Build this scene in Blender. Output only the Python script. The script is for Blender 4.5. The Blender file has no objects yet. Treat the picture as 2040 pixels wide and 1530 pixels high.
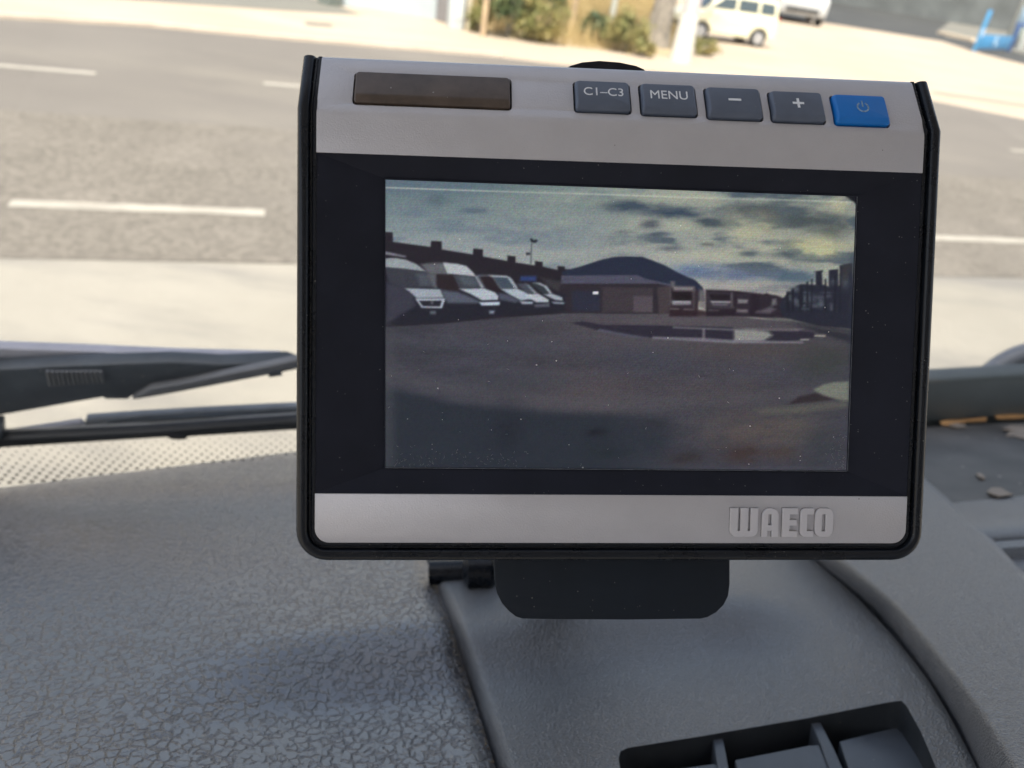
import bpy, bmesh, math, random
import numpy as np
from mathutils import Vector, Matrix
random.seed(7); rng = np.random.default_rng(7)
scene = bpy.context.scene
COL = scene.collection
# ------------------------------------------------------------------ camera, light, exposure
FP, CX, CY = 1500.0, 1020.0, 765.0            # focal length and centre of the photograph in its pixels
PITCH, ROLL = math.radians(31), math.radians(8.8)
F_ = np.array([0, math.cos(PITCH), -math.sin(PITCH)])
_r = np.array([1.0, 0, 0]); _u = np.array([0, math.sin(PITCH), math.cos(PITCH)])
R_ = math.cos(ROLL)*_r + math.sin(ROLL)*_u
U_ = -math.sin(ROLL)*_r + math.cos(ROLL)*_u
cam = bpy.data.cameras.new('camera'); camo = bpy.data.objects.new('camera', cam); COL.objects.link(camo)
camo.matrix_world = Matrix(((R_[0], U_[0], -F_[0], 0), (R_[1], U_[1], -F_[1], 0), (R_[2], U_[2], -F_[2], 0), (0, 0, 0, 1)))
cam.sensor_width = 36; cam.lens = 36*FP/2040; cam.clip_start = 0.01; cam.clip_end = 3000
cam.dof.use_dof = True; cam.dof.focus_distance = 0.262; cam.dof.aperture_fstop = 11.5
scene.camera = camo

EXPO = 1.15
V_ = np.array([-0.332, 0.9433, 0]); L_ = np.array([0.9433, 0.332, 0]); Z_ = np.array([0, 0, 1.0])
sun_dir = -0.55*V_ - 0.25*L_ + Z_            # towards the sun: high, behind and left of the cab
sun_dir /= np.linalg.norm(sun_dir)
sun_el = math.asin(sun_dir[2]); sun_az = math.atan2(sun_dir[0], sun_dir[1])
w = bpy.data.worlds.new('World'); scene.world = w; w.use_nodes = True
nt = w.node_tree; bg = nt.nodes['Background']
sky = nt.nodes.new('ShaderNodeTexSky'); sky.sky_type = 'NISHITA'; sky.sun_disc = False
sky.sun_elevation = sun_el; sky.sun_rotation = sun_az; sky.dust_density = 4.0; sky.ozone_density = 1.0
bw = nt.nodes.new('ShaderNodeRGBToBW'); mxs = nt.nodes.new('ShaderNodeMix'); mxs.data_type = 'RGBA'; mxs.inputs[0].default_value = .43
nt.links.new(sky.outputs[0], bw.inputs[0]); nt.links.new(sky.outputs[0], mxs.inputs[6]); nt.links.new(bw.outputs[0], mxs.inputs[7]); nt.links.new(mxs.outputs[2], bg.inputs[0]); bg.inputs[1].default_value = 0.15
sl = bpy.data.lights.new('sun', 'SUN'); sl.energy = 2.75; sl.angle = math.radians(0.5); sl.color = (1, 0.93, 0.80)
so = bpy.data.objects.new('sun', sl); COL.objects.link(so)
so.rotation_euler = Vector(sun_dir).to_track_quat('Z', 'Y').to_euler()
scene.view_settings.view_transform = 'Standard'; scene.view_settings.look = 'None'
scene.view_settings.exposure = EXPO; scene.view_settings.gamma = 1; scene.view_settings.use_curve_mapping = False
scene.render.engine = 'CYCLES'

# ------------------------------------------------------------------ geometry helpers
def ray(px, py): return (px-CX)/FP*R_ - (py-CY)/FP*U_ + F_
GZ = -1.75                                     # street level under the cab seat
def G(px, py, z=GZ):                           # street point seen at a photo pixel
    d = ray(px, py); return d*(z/d[2])
def hit(px, py, n, c):
    d = ray(px, py); return d*(c/(d@n))
def proj(X):
    d = X@F_; return CX+FP*(X@R_)/d, CY-FP*(X@U_)/d
def s2l(c):
    c = np.asarray(c, float)/255.0
    return np.where(c <= .04045, c/12.92, ((c+.055)/1.055)**2.4)
def tag(o, label=None, cat=None, group=None, kind=None):
    if label: o['label'] = label
    if cat: o['category'] = cat
    if group: o['group'] = group
    if kind: o['kind'] = kind
    return o
def empty(name, loc, label=None, cat=None, group=None):
    e = bpy.data.objects.new(name, None); COL.objects.link(e); e.empty_display_size = .05
    e.location = Vector(loc); tag(e, label, cat, group); return e
def sharpen(me, ang=38):
    bm = bmesh.new(); bm.from_mesh(me)
    for f in bm.faces: f.smooth = True
    a = math.radians(ang)
    for e in bm.edges:
        if len(e.link_faces) == 2 and e.calc_face_angle(0) > a: e.smooth = False
    bm.to_mesh(me); bm.free()
def link(name, bm, m, parent=None, smooth=38, world=True, bevel=0, seg=2, fix=True):
    """bm in world coordinates (world=True) or in the parent's own coordinates"""
    me = bpy.data.meshes.new(name)
    if fix: bmesh.ops.recalc_face_normals(bm, faces=bm.faces)
    if parent is not None and world:
        inv = parent_mats.get(parent.name, Matrix.Translation(parent.location)).inverted()
        bmesh.ops.transform(bm, matrix=inv, verts=bm.verts)
    bm.to_mesh(me); bm.free()
    o = bpy.data.objects.new(name, me); COL.objects.link(o)
    if m: me.materials.append(m)
    if parent is not None: o.parent = parent
    if bevel:
        b = o.modifiers.new('b', 'BEVEL'); b.width = bevel; b.segments = seg; b.limit_method = 'ANGLE'; b.angle_limit = math.radians(35)
        bake(o)
    if smooth: sharpen(o.data, smooth)
    return o
parent_mats = {}
def bake(o):
    dg = bpy.context.evaluated_depsgraph_get(); dg.update()
    me = bpy.data.meshes.new_from_object(o.evaluated_get(dg)); o.modifiers.clear(); o.data = me
def at(o, loc=None, rz=0):
    pass
def box(bm, c, s, ax=None):
    """box centre c, full size s, optional axes (3 unit vectors)"""
    ax = ax or ((1, 0, 0), (0, 1, 0), (0, 0, 1)); c = np.array(c, float); A = [np.array(a, float) for a in ax]
    vs = []
    for i in (-.5, .5):
        for j in (-.5, .5):
            for k in (-.5, .5):
                vs.append(bm.verts.new(c+A[0]*i*s[0]+A[1]*j*s[1]+A[2]*k*s[2]))
    for f in ((0, 1, 3, 2), (4, 6, 7, 5), (0, 4, 5, 1), (2, 3, 7, 6), (0, 2, 6, 4), (1, 5, 7, 3)):
        bm.faces.new([vs[i] for i in f])
def prism(bm, pts, d):
    """closed polygon pts (3D) extruded by vector d"""
    a = [bm.verts.new(p) for p in pts]; b = [bm.verts.new(np.array(p)+d) for p in pts]; n = len(a)
    bm.faces.new(a); bm.faces.new(b[::-1])
    for i in range(n): bm.faces.new((a[i], b[i], b[(i+1) % n], a[(i+1) % n]))
def tube(bm, pts, rad, seg=10, cap=True):
    pts = [np.array(p, float) for p in pts]; rings = []
    rads = rad if hasattr(rad, '__len__') else [rad]*len(pts)
    ref = None
    for i, p in enumerate(pts):
        t = pts[min(i+1, len(pts)-1)]-pts[max(i-1, 0)]; t /= np.linalg.norm(t)
        if ref is None:
            ref = np.cross(t, Z_ if abs(t[2]) < .9 else np.array([1., 0, 0]))
        a = ref - t*(ref@t); a /= np.linalg.norm(a); ref = a; b = np.cross(t, a)
        rings.append([bm.verts.new(p+rads[i]*(math.cos(2*math.pi*k/seg)*a+math.sin(2*math.pi*k/seg)*b)) for k in range(seg)])
    for q in range(len(rings)-1):
        for k in range(seg):
            bm.faces.new((rings[q][k], rings[q][(k+1) % seg], rings[q+1][(k+1) % seg], rings[q+1][k]))
    if cap: bm.faces.new(rings[0][::-1]); bm.faces.new(rings[-1])
def rrect(x0, y0, x1, y1, r, n=5, rb=None):
    """rounded rectangle outline, ccw; rb = radius of the two bottom corners"""
    rb = r if rb is None else rb; P = []
    for cx, cy, a0, rr in ((x1-r, y1-r, 0, r), (x0+r, y1-r, 90, r), (x0+rb, y0+rb, 180, rb), (x1-rb, y0+rb, 270, rb)):
        if rr <= 1e-6: P.append((cx, cy)); continue
        for k in range(n+1):
            a = math.radians(a0+90*k/n); P.append((cx+rr*math.cos(a), cy+rr*math.sin(a)))
    return P

# ------------------------------------------------------------------ material helpers
def nodes(name):
    m = bpy.data.materials.new(name); m.use_nodes = True
    return m, m.node_tree, m.node_tree.nodes['Principled BSDF']
class N:
    def __init__(s, t): s.t = t
    def __call__(s, typ, ins=None, **kw):
        n = s.t.nodes.new(typ)
        for k, v in kw.items(): setattr(n, k, v)
        for k, v in (ins or {}).items():
            if hasattr(v, 'is_output') or isinstance(v, bpy.types.NodeSocket): s.t.links.new(v, n.inputs[k])
            else: n.inputs[k].default_value = v
        return n
    def ramp(s, fac, stops):
        n = s.t.nodes.new('ShaderNodeValToRGB'); s.t.links.new(fac, n.inputs[0]); e = n.color_ramp.elements
        while len(e) < len(stops): e.new(0.5)
        for i, (p, c) in enumerate(stops):
            e[i].position = p; e[i].color = (*c, 1) if hasattr(c, '__len__') else (c, c, c, 1)
        return n.outputs[0]
    def math(s, op, a, b=0.0, c=None):
        n = s.t.nodes.new('ShaderNodeMath'); n.operation = op
        for i, v in enumerate((a, b, c)):
            if v is None: continue
            if isinstance(v, bpy.types.NodeSocket): s.t.links.new(v, n.inputs[i])
            else: n.inputs[i].default_value = v
        return n.outputs[0]
    def mix(s, fac, a, b, blend='MIX'):
        n = s.t.nodes.new('ShaderNodeMix'); n.data_type = 'RGBA'; n.blend_type = blend
        for i, v in ((0, fac), (6, a), (7, b)):
            if isinstance(v, bpy.types.NodeSocket): s.t.links.new(v, n.inputs[i])
            else: n.inputs[i].default_value = (*v, 1) if hasattr(v, '__len__') and len(v) == 3 else v
        return n.outputs[2]
def simple(name, col, rough=.6, metal=0, var=.15, scale=40, bump=0, bscale=400, spec=.5, bdist=.0002, dust=0, dcol=(.5, .48, .44), dscale=900, dthr=.80, coat=0):
    m, t, p = nodes(name); n = N(t)
    co = n('ShaderNodeTexCoord').outputs['Object']
    no = n('ShaderNodeTexNoise', {'Vector': co, 'Scale': scale, 'Detail': 5.0, 'Roughness': .6}).outputs[0]
    c = n.mix(n.ramp(no, [(.3, 0.), (.7, 1.)]), tuple(x*(1-var) for x in col), tuple(min(1, x*(1+var)) for x in col))
    r = n.math('MULTIPLY_ADD', no, .18, rough-.09)
    if dust:
        d1 = n('ShaderNodeTexVoronoi', {'Vector': co, 'Scale': dscale, 'Randomness': 1.0})
        sep = n('ShaderNodeSeparateColor', {'Color': d1.outputs['Color']})
        near = n.math('LESS_THAN', d1.outputs['Distance'], n.math('MULTIPLY', sep.outputs[1], .26))
        pick = n.math('GREATER_THAN', sep.outputs[0], dthr)
        k = n.math('MULTIPLY', n.math('MULTIPLY', near, pick), dust)
        c = n.mix(k, c, dcol); r = n.math('MAXIMUM', r, n.math('MULTIPLY', k, .9))
    t.links.new(c, p.inputs['Base Color']); t.links.new(r, p.inputs['Roughness'])
    p.inputs['Metallic'].default_value = metal; p.inputs['Specular IOR Level'].default_value = spec
    p.inputs['Coat Weight'].default_value = coat
    if bump:
        b = n('ShaderNodeTexNoise', {'Vector': co, 'Scale': bscale, 'Detail': 3.0}).outputs[0]
        bn = n('ShaderNodeBump', {'Height': b, 'Strength': bump, 'Distance': bdist})
        t.links.new(bn.outputs[0], p.inputs['Normal'])
    return m

def mat_leather(name, col, scale, kind, rough=.42, strength=1.0, dist=.0003, dust=0.5):
    m, t, p = nodes(name); n = N(t)
    co = n('ShaderNodeTexCoord').outputs['Object']
    mp = n('ShaderNodeMapping', {'Vector': co, 'Rotation': (0, 0, -.335), 'Scale': (1, 1, 1) if kind == 'coarse' else (.6, 1.25, 1.0)}).outputs[0]
    wn = n('ShaderNodeTexNoise', {'Vector': mp, 'Scale': scale*1.3, 'Detail': 2.0})
    sub = n('ShaderNodeVectorMath', {0: wn.outputs['Color'], 1: (.5, .5, .5)}, operation='SUBTRACT').outputs[0]
    sc = n('ShaderNodeVectorMath', {0: sub, 'Scale': (.75 if kind == 'coarse' else .9)/scale}, operation='SCALE').outputs[0]
    wv = n('ShaderNodeVectorMath', {0: mp, 1: sc}, operation='ADD').outputs[0]
    ve = n('ShaderNodeTexVoronoi', {'Vector': wv, 'Scale': scale}, feature='DISTANCE_TO_EDGE').outputs[0]
    vc = n('ShaderNodeTexVoronoi', {'Vector': wv, 'Scale': scale})
    sep = n('ShaderNodeSeparateColor', {'Color': vc.outputs['Color']})
    if kind == 'coarse':
        groove = n.ramp(ve, [(0.0, 0.0), (.05, .35), (.13, 1.0)])
        mk = n('ShaderNodeTexNoise', {'Vector': mp, 'Scale': scale*.8, 'Detail': 1.0}).outputs[0]
        groove = n.math('MAXIMUM', groove, n.ramp(mk, [(.56, 0.), (.62, 1.)]))
        nv = n('ShaderNodeTexNoise', {'Vector': wv, 'Scale': scale*.7, 'Detail': 1.0, 'Roughness': .5}).outputs[0]
        level = n.ramp(nv, [(.50, 0.), (.535, 1.)])
        vd = n('ShaderNodeTexVoronoi', {'Vector': wv, 'Scale': scale*2.1})
        sd = n('ShaderNodeSeparateColor', {'Color': vd.outputs['Color']})
        dots = n.math('MULTIPLY', n.math('LESS_THAN', vd.outputs['Distance'], .17), n.math('GREATER_THAN', sd.outputs[0], .45))
        h = n.math('ADD', n.math('MULTIPLY', groove, .60), n.math('MULTIPLY', level, .22))
        h = n.math('SUBTRACT', h, n.math('MULTIPLY', dots, .45))
    else:
        h = n.ramp(ve, [(0.0, 0.0), (.25, .8), (.5, 1.0)])
    fine = n('ShaderNodeTexNoise', {'Vector': co, 'Scale': 2500.0, 'Detail': 2.0}).outputs[0]
    h = n.math('ADD', h, n.math('MULTIPLY', fine, .10))
    bn = n('ShaderNodeBump', {'Height': h, 'Strength': strength, 'Distance': dist})
    t.links.new(bn.outputs[0], p.inputs['Normal'])
    big = n('ShaderNodeTexNoise', {'Vector': co, 'Scale': 14.0, 'Detail': 5.0}).outputs[0]
    c = n.mix(n.ramp(big, [(.3, 0.), (.75, 1.)]), tuple(x*.85 for x in col), tuple(x*1.25 for x in col))
    if kind == 'coarse':
        c = n.mix(n.ramp(h, [(.10, .12), (.4, 0.)]), c, tuple(x*.3 for x in col))  # grooves painted darker, cavity shade put into the colour
        sp_ = n.ramp(h, [(.12, .7), (.5, 1.)]); t.links.new(sp_, p.inputs['Specular IOR Level']); t.links.new(sp_, p.inputs['Coat Weight'])
    d1 = n('ShaderNodeTexVoronoi', {'Vector': co, 'Scale': 420.0})
    s1 = n('ShaderNodeSeparateColor', {'Color': d1.outputs['Color']})
    k = n.math('MULTIPLY', n.math('MULTIPLY', n.math('LESS_THAN', d1.outputs['Distance'], .16), n.math('GREATER_THAN', s1.outputs[0], .965)), dust)
    c = n.mix(k, c, (.45, .43, .38))
    t.links.new(c, p.inputs['Base Color'])
    r = n.math('MULTIPLY_ADD', big, .16, rough-.08); t.links.new(r, p.inputs['Roughness'])
    p.inputs['Specular IOR Level'].default_value = 1.0; p.inputs['Coat Weight'].default_value = 1.0; p.inputs['Coat IOR'].default_value = 2.0; p.inputs['Coat Roughness'].default_value = rough*.95
    t.links.new(bn.outputs[0], p.inputs['Coat Normal'])
    p.inputs['Sheen Weight'].default_value = .7 if kind == 'coarse' else .3; p.inputs['Sheen Roughness'].default_value = .22; p.inputs['Sheen Tint'].default_value = (.95, .95, 1, 1)
    return m

def mat_ground(name, c1, c2, scale, stain=None, sscale=1.2, bump=.3, fine=60, rough=.9, sthr=.58, grit=.12):
    m, t, p = nodes(name); n = N(t)
    co = n('ShaderNodeTexCoord').outputs['Object']
    a = n('ShaderNodeTexNoise', {'Vector': co, 'Scale': scale, 'Detail': 8.0, 'Roughness': .65}).outputs[0]
    c = n.mix(n.ramp(a, [(.3, 0.), (.7, 1.)]), c1, c2)
    f = n('ShaderNodeTexNoise', {'Vector': co, 'Scale': float(fine), 'Detail': 4.0, 'Roughness': .8}).outputs[0]
    c = n.mix(n.ramp(f, [(.35, grit*2.2), (.65, 0.)]), c, tuple(x*.35 for x in c1))
    if stain:
        mp = n('ShaderNodeMapping', {'Vector': co, 'Rotation': (0, 0, -.335), 'Scale': (.5, 1.6, 1)}).outputs[0]
        s = n('ShaderNodeTexNoise', {'Vector': mp, 'Scale': sscale, 'Detail': 6.0, 'Roughness': .6}).outputs[0]
        c = n.mix(n.ramp(s, [(sthr-.06, 0.), (sthr+.12, .8)]), c, stain)
    t.links.new(c, p.inputs['Base Color']); p.inputs['Roughness'].default_value = rough
    p.inputs['Specular IOR Level'].default_value = .25
    bn = n('ShaderNodeBump', {'Height': f, 'Strength': bump, 'Distance': .01}); t.links.new(bn.outputs[0], p.inputs['Normal'])
    return m

M_silver = simple('silver_plastic', (.55, .54, .56), .40, metal=.4, var=.035, scale=60, bump=.9, bscale=1900, bdist=.00014, dust=.8, dcol=(.14, .12, .11), dscale=700, dthr=.992)
M_black = simple('black_plastic', (.018, .020, .024), .38, var=.25, bump=.25, bscale=1500, bdist=.0001, dust=.7, dscale=1100, dthr=.93)
M_bezel = simple('matte_black_surround', (.015, .017, .027), .6, var=.2, bump=.15, bscale=2500, bdist=.0001, dust=.5, dcol=(.3, .3, .3), dscale=1300, dthr=.955, spec=.18)
M_rim = simple('black_rubber', (.007, .009, .013), .28, var=.3, scale=60, bump=.2, bscale=1800, bdist=.0001, dust=.4, dscale=1300, dthr=.955, spec=.3)
M_bracket = simple('bracket_black', (.010, .015, .023), .5, var=.15, dust=.4, dscale=1300, dthr=.97, spec=.22)
M_button = simple('grey_rubber_button', (.100, .122, .168), .33, var=.08, scale=120, bump=.2, bscale=3000, bdist=.00005, dust=.4, dscale=1200, dthr=.97)
M_blue = simple('blue_rubber_button', (.002, .165, .56), .36, var=.06, scale=120, bump=.2, bscale=3000, bdist=.00005)
M_brown = simple('brown_smoked_window', (.085, .062, .048), .33, var=.35, scale=90, bump=.1, bscale=2000, bdist=.00005, dust=.5, dscale=900, dthr=.96)
M_ink = simple('white_print', (.80, .82, .84), .6, var=.05)
M_inkworn = simple('worn_print', (.22, .34, .46), .6, var=.5, scale=1500)
M_pad = mat_leather('coarse_grain_plastic', (.036, .037, .044), 192.0, 'coarse', .32, 1.0, .0011)
M_fine = mat_leather('fine_grain_plastic', (.022, .025, .031), 700.0, 'fine', .33, 1.0, .00032)
M_fine2 = mat_leather('fine_grain_plastic_side', (.030, .033, .039), 600.0, 'fine', .34, 1.0, .00040)
M_switch = simple('switch_blank_plastic', (.085, .095, .11), .36, var=.12, scale=60, bump=.1, bscale=900, dust=.7, dscale=700, dthr=.96)
M_dark = simple('dark_recess', (.012, .014, .017), .7, var=.4, scale=60, dust=.6, dscale=700, dthr=.93, dcol=(.25, .19, .14))
M_tray = simple('dusty_tray', (.10, .095, .088), .55, var=.45, scale=14, bump=.2, bscale=300, dust=.8, dscale=150, dthr=.95, dcol=(.5, .45, .4))
M_rimwall = simple('green_grey_trim', (.11, .125, .122), .55, var=.12, scale=12)
M_wiper = simple('wiper_black', (.055, .065, .075), .4, var=.3, scale=30, dust=.5, dscale=300, dthr=.95)
M_wipergrey = simple('weathered_wiper_grey', (.46, .45, .50), .42, var=.15, scale=30)

# ------------------------------------------------------------------ the setting: street
def flat(name, pts, z, m, label=None):
    bm = bmesh.new(); vs = [bm.verts.new((p[0], p[1], z)) for p in pts]; f = bm.faces.new(vs)
    f.normal_update()
    if f.normal.z < 0: f.normal_flip()
    bmesh.ops.triangulate(bm, faces=[f])
    o = link(name, bm, m, smooth=0, fix=False); tag(o, kind='structure'); return o
def VF(l, f): return L_*l + V_*f               # street plan position: l metres along the road, f metres ahead
M_beige = mat_ground('bright_beige_paving', (.42, .34, .255), (.49, .405, .31), .5, stain=(.50, .42, .33), sscale=.5, fine=25, grit=.04)
M_asph = mat_ground('coarse_worn_asphalt', (.19, .17, .142), (.265, .237, .20), 1.6, stain=(.17, .152, .13), sscale=.9, fine=22, bump=.8, grit=.30)
M_asph2 = mat_ground('smooth_worn_asphalt', (.155, .14, .123), (.19, .172, .15), .35, stain=(.21, .19, .16), sscale=.5, fine=30, grit=.03)
M_conc = mat_ground('stained_concrete', (.27, .25, .21), (.33, .305, .26), .7, stain=(.19, .18, .165), sscale=1.0, fine=35, sthr=.50, grit=.03)
M_lot = mat_ground('dark_grey_lot', (.045, .047, .047), (.075, .076, .073), .3, fine=10, grit=.05)
M_lot2 = mat_ground('pale_grey_paving', (.17, .165, .14), (.22, .21, .18), .3, fine=10, grit=.05)
M_paint = mat_ground('road_paint', (.33, .305, .26), (.44, .41, .35), 3.0, stain=(.45, .41, .34), sscale=3, fine=40, sthr=.62, grit=.08)
flat('ground', [(-900, -900), (900, -900), (900, 900), (-900, 900)], GZ, M_beige)
flat('concrete_apron', [VF(-14, -5), VF(18, -5), VF(18, 4.06), VF(-14, 4.02)], GZ+.004, M_conc)
flat('road', [VF(-60, 4.02), VF(-14, 4.02), VF(18, 4.06), VF(80, 4.1), VF(80, 6.95), VF(-60, 6.9)], GZ+.008, M_asph)
kerb_px = [(-400, -25), (0, 38), (300, 55), (590, 82), (760, 96), (900, 108), (1000, 116)]
kerb = [G(*p) for p in kerb_px]
far = [G(*p) for p in [(1120, 130), (1500, 158), (1850, 200), (2040, 238), (2300, 285)]]
flat('far_lane', [VF(-60, 6.9), VF(80, 6.95), VF(80, 14.5)]+far[::-1]+kerb[::-1]+[VF(-60, 9.5)], GZ+.008, M_asph2)
def mark(l0, l1, f, wd, z=GZ+.012):
    bm = bmesh.new(); n = 14; a = []; b = []
    for i in range(n+1):
        l = l0+(l1-l0)*i/n
        a.append(bm.verts.new((*(VF(l, f-wd/2+random.uniform(-.008, .008)))[:2], z)))
        b.append(bm.verts.new((*(VF(l, f+wd/2+random.uniform(-.008, .008)))[:2], z)))
    for i in range(n): bm.faces.new((a[i], a[i+1], b[i+1], b[i]))
    o = link('road_marking', bm, M_paint, smooth=0); tag(o, kind='structure')
def lf(px, py): g = G(px, py); return g@L_, g@V_
for p0, p1, wd in (((18, 410), (528, 425), .12), ((1780, 470), (2140, 489), .12), ((-260, 112), (192, 148), .12), ((525, 170), (830, 192), .12), ((2005, 298), (2200, 318), .12)):
    a = lf(*p0); b = lf(*p1); mark(a[0], b[0], (a[1]+b[1])/2, wd)
# kerb stones and the pale gutter beyond the far lane
bm = bmesh.new()
for i in range(len(kerb)-1):
    a, b = kerb[i].copy(), kerb[i+1].copy(); d = b-a; ln = np.linalg.norm(d); d /= ln; nn = np.array([-d[1], d[0], 0])
    c = (a+b)/2+nn*.08; c[2] = GZ+.025
    box(bm, c, (ln+.01, .16, .05+.001*i), (d, nn, Z_))
o = link('kerb', bm, simple('kerb_stone', (.50, .42, .33), .8, var=.15, scale=3), smooth=0); tag(o, kind='structure')
flat('gutter', [G(*p) for p in [(1860, 186), (2040, 213), (2320, 265), (2320, 256), (2040, 206), (1860, 180)]], GZ+.010, mat_ground('gutter_grey', (.34, .30, .24), (.40, .35, .28), 1.0))
flat('storm_drain_cover', [G(*p) for p in [(606, 44), (660, 49), (664, 54), (610, 50)]], GZ+.010, M_lot2)
flat('side_path', [G(*p) for p in [(0, -30), (180, -6), (400, 10), (640, 26), (720, 30), (640, 0), (500, -30), (100, -60)]], GZ+.006, M_lot2)
flat('dark_yard', [G(*p) for p in [(1534, 30), (1640, 45), (1800, 70), (1875, 82), (1960, 108), (2040, 128), (2300, 170), (2400, 120), (2150, 60), (1960, 14), (1800, -18), (1540, -50)]], GZ+.006, M_lot)  # dark grey ground patch at the far right
flat('pale_ramp', [G(*p) for p in [(1868, 62), (1886, 74), (1940, 84), (2040, 108), (2300, 150), (2300, 90), (2060, 40), (1985, 12), (1925, 20)]], GZ+.010, M_lot2)
bm = bmesh.new(); a, b = G(1872, 68), G(1940, 84); d = (b-a); ln = np.linalg.norm(d); d /= ln; nn = np.array([-d[1], d[0], 0])
box(bm, (a+b)/2+Z_*.08, (ln, .35, .12), (d, nn, Z_)); o = link('kerb', bm, simple('ochre_kerb', (.62, .50, .36), .8), smooth=0); tag(o, kind='structure')
flat('verge', [G(*p) for p in [(925, 60), (985, 72), (1100, 90), (1250, 106), (1345, 112), (1390, 90), (1375, 40), (1300, -20), (880, -60), (905, 20)]], GZ+.004,
     mat_ground('dry_earth', (.42, .33, .20), (.52, .40, .24), 1.5, stain=(.20, .22, .10), sscale=1.0, fine=12))

# low wall, cabinet, posts, vegetation
M_wall = simple('pale_blue_render', (.36, .41, .43), .8, var=.08, scale=2)
def wallbox(name, pa, pb, h, th, m, label, cat, z0=0):
    a, b = G(*pa), G(*pb); d = b-a; ln = np.linalg.norm(d); d /= ln; nn = np.array([-d[1], d[0], 0])
    bm = bmesh.new(); box(bm, (a+b)/2+nn*th/2+Z_*(h/2+z0), (ln, th, h), (d, nn, Z_))
    o = link(name, bm, m, smooth=0, bevel=.01); tag(o, label, cat); return o, d, nn
wallbox('garden_wall', (655, 8), (868, 40), 1.9, .25, M_wall, 'pale blue rendered wall behind the far pavement', 'wall')
wallbox('stone_block', (632, 5), (655, 12), .35, .3, simple('dark_stone', (.14, .16, .14), .9), 'small dark stone lying at the left end of the pale wall', 'stone')
wallbox('gate_pillar', (868, 40), (893, 48), 2.0, .5, simple('dark_concrete', (.20, .19, .19), .85, scale=3), 'dark grey pillar between the pale wall and the utility cabinet', 'pillar')
# utility cabinet: body, door, post
a, b = G(895, 58), G(922, 61); d = b-a; ln = np.linalg.norm(d); d /= ln; nn = np.array([-d[1], d[0], 0])
cab = empty('utility_cabinet', (a+b)/2, 'pale grey utility cabinet standing at the pavement edge beside the weeds', 'cabinet')
bm = bmesh.new(); box(bm, (a+b)/2+nn*.15+Z_*.60, (ln, .3, 1.2), (d, nn, Z_)); link('body', bm, simple('cabinet_grey', (.50, .55, .56), .6), cab, bevel=.01)
bm = bmesh.new(); box(bm, (a+b)/2-nn*.006+Z_*.66, (ln*.8, .012, .95), (d, nn, Z_)); link('door', bm, simple('cabinet_door', (.62, .66, .66), .55), cab, bevel=.004)
bm = bmesh.new(); box(bm, (a+b)/2+nn*.15+Z_*1.22, (ln*1.15, .36, .05), (d, nn, Z_)); link('lid', bm, simple('cabinet_lid', (.45, .42, .36), .6), cab, bevel=.01)
def pole(name, px, r0, r1, h, m, label, cat, group=None, seg=12):
    g = G(*px); bm = bmesh.new(); tube(bm, [g, g+Z_*h*.3, g+Z_*h], [r0, (r0*2+r1)/3, r1], seg)
    o = link(name, bm, m, smooth=50); tag(o, label, cat, group); return o
M_wood = simple('sun_bleached_wood', (.46, .34, .21), .8, var=.2, scale=6)
pole('fence_post', (962, 72), .055, .05, 1.6, M_wood, 'orange brown wooden stake just right of the utility cabinet', 'post', 'wooden stakes in the weeds')
pole('fence_post', (1137, 66), .055, .05, 1.6, M_wood, 'orange brown wooden stake in the middle of the weeds', 'post', 'wooden stakes in the weeds')
pole('fence_post', (931, 60), .05, .045, 1.9, simple('cream_post_paint', (.62, .55, .42), .7), 'cream painted post touching the right side of the utility cabinet', 'post')
pole('pipe_post', (1213, 70), .06, .06, 3.0, simple('pale_pipe', (.45, .47, .42), .6), 'slim pale grey pipe rising from the weeds left of the trunk', 'post')
# concrete pole with wide white base
g = G(1354, 122)
cp = empty('concrete_pole', g, 'white concrete pole with a wide round base in front of the beige car', 'pole')
bm = bmesh.new(); tube(bm, [g, g+Z_*.15, g+Z_*.75, g+Z_*.8], [.22, .205, .17, .155], 20); link('base', bm, simple('white_base_paint', (.58, .55, .48), .7, var=.08), cp, smooth=50)
bm = bmesh.new(); tube(bm, [g+Z_*.8, g+Z_*2.5, g+Z_*5.5], [.15, .14, .11], 20); link('shaft', bm, simple('pinkish_concrete', (.55, .49, .47), .8, var=.1), cp, smooth=50)
# tree trunk with limbs and a crown above the frame
def leafcloud(bm, c, rad, n, size, flat_=1.0, clumps=14):
    cs = []
    for _ in range(clumps):
        v = rng.normal(size=3); v /= np.linalg.norm(v); v *= rng.uniform(.25, 1)**.5
        cs.append((np.array(c)+v*np.array(rad), rng.uniform(.25, .5)))
    for i in range(n):
        cc, s = cs[i % clumps]; p = cc+rng.normal(size=3)*np.array(rad)*s*.5
        a = rng.normal(size=3); a /= np.linalg.norm(a); b = np.cross(a, rng.normal(size=3)); b /= np.linalg.norm(b)
        a *= size*rng.uniform(.6, 1.4); b *= size*rng.uniform(.35, .7)
        q = [bm.verts.new(p+k) for k in (-a, b*.8, a, -b*.8)]; bm.faces.new(q)
def mat_leaf(name, c1, c2):
    m, t, p = nodes(name); n = N(t)
    co = n('ShaderNodeTexCoord').outputs['Object']
    no = n('ShaderNodeTexNoise', {'Vector': co, 'Scale': 2.5, 'Detail': 3.0}).outputs[0]
    t.links.new(n.mix(n.ramp(no, [(.35, 0.), (.65, 1.)]), c1, c2), p.inputs['Base Color']); p.inputs['Roughness'].default_value = .6
    p.inputs['Subsurface Weight'].default_value = 0
    return m
M_bark = simple('grey_bark', (.25, .22, .18), .9, var=.4, scale=7, bump=.8, bscale=20, bdist=.03)
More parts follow.
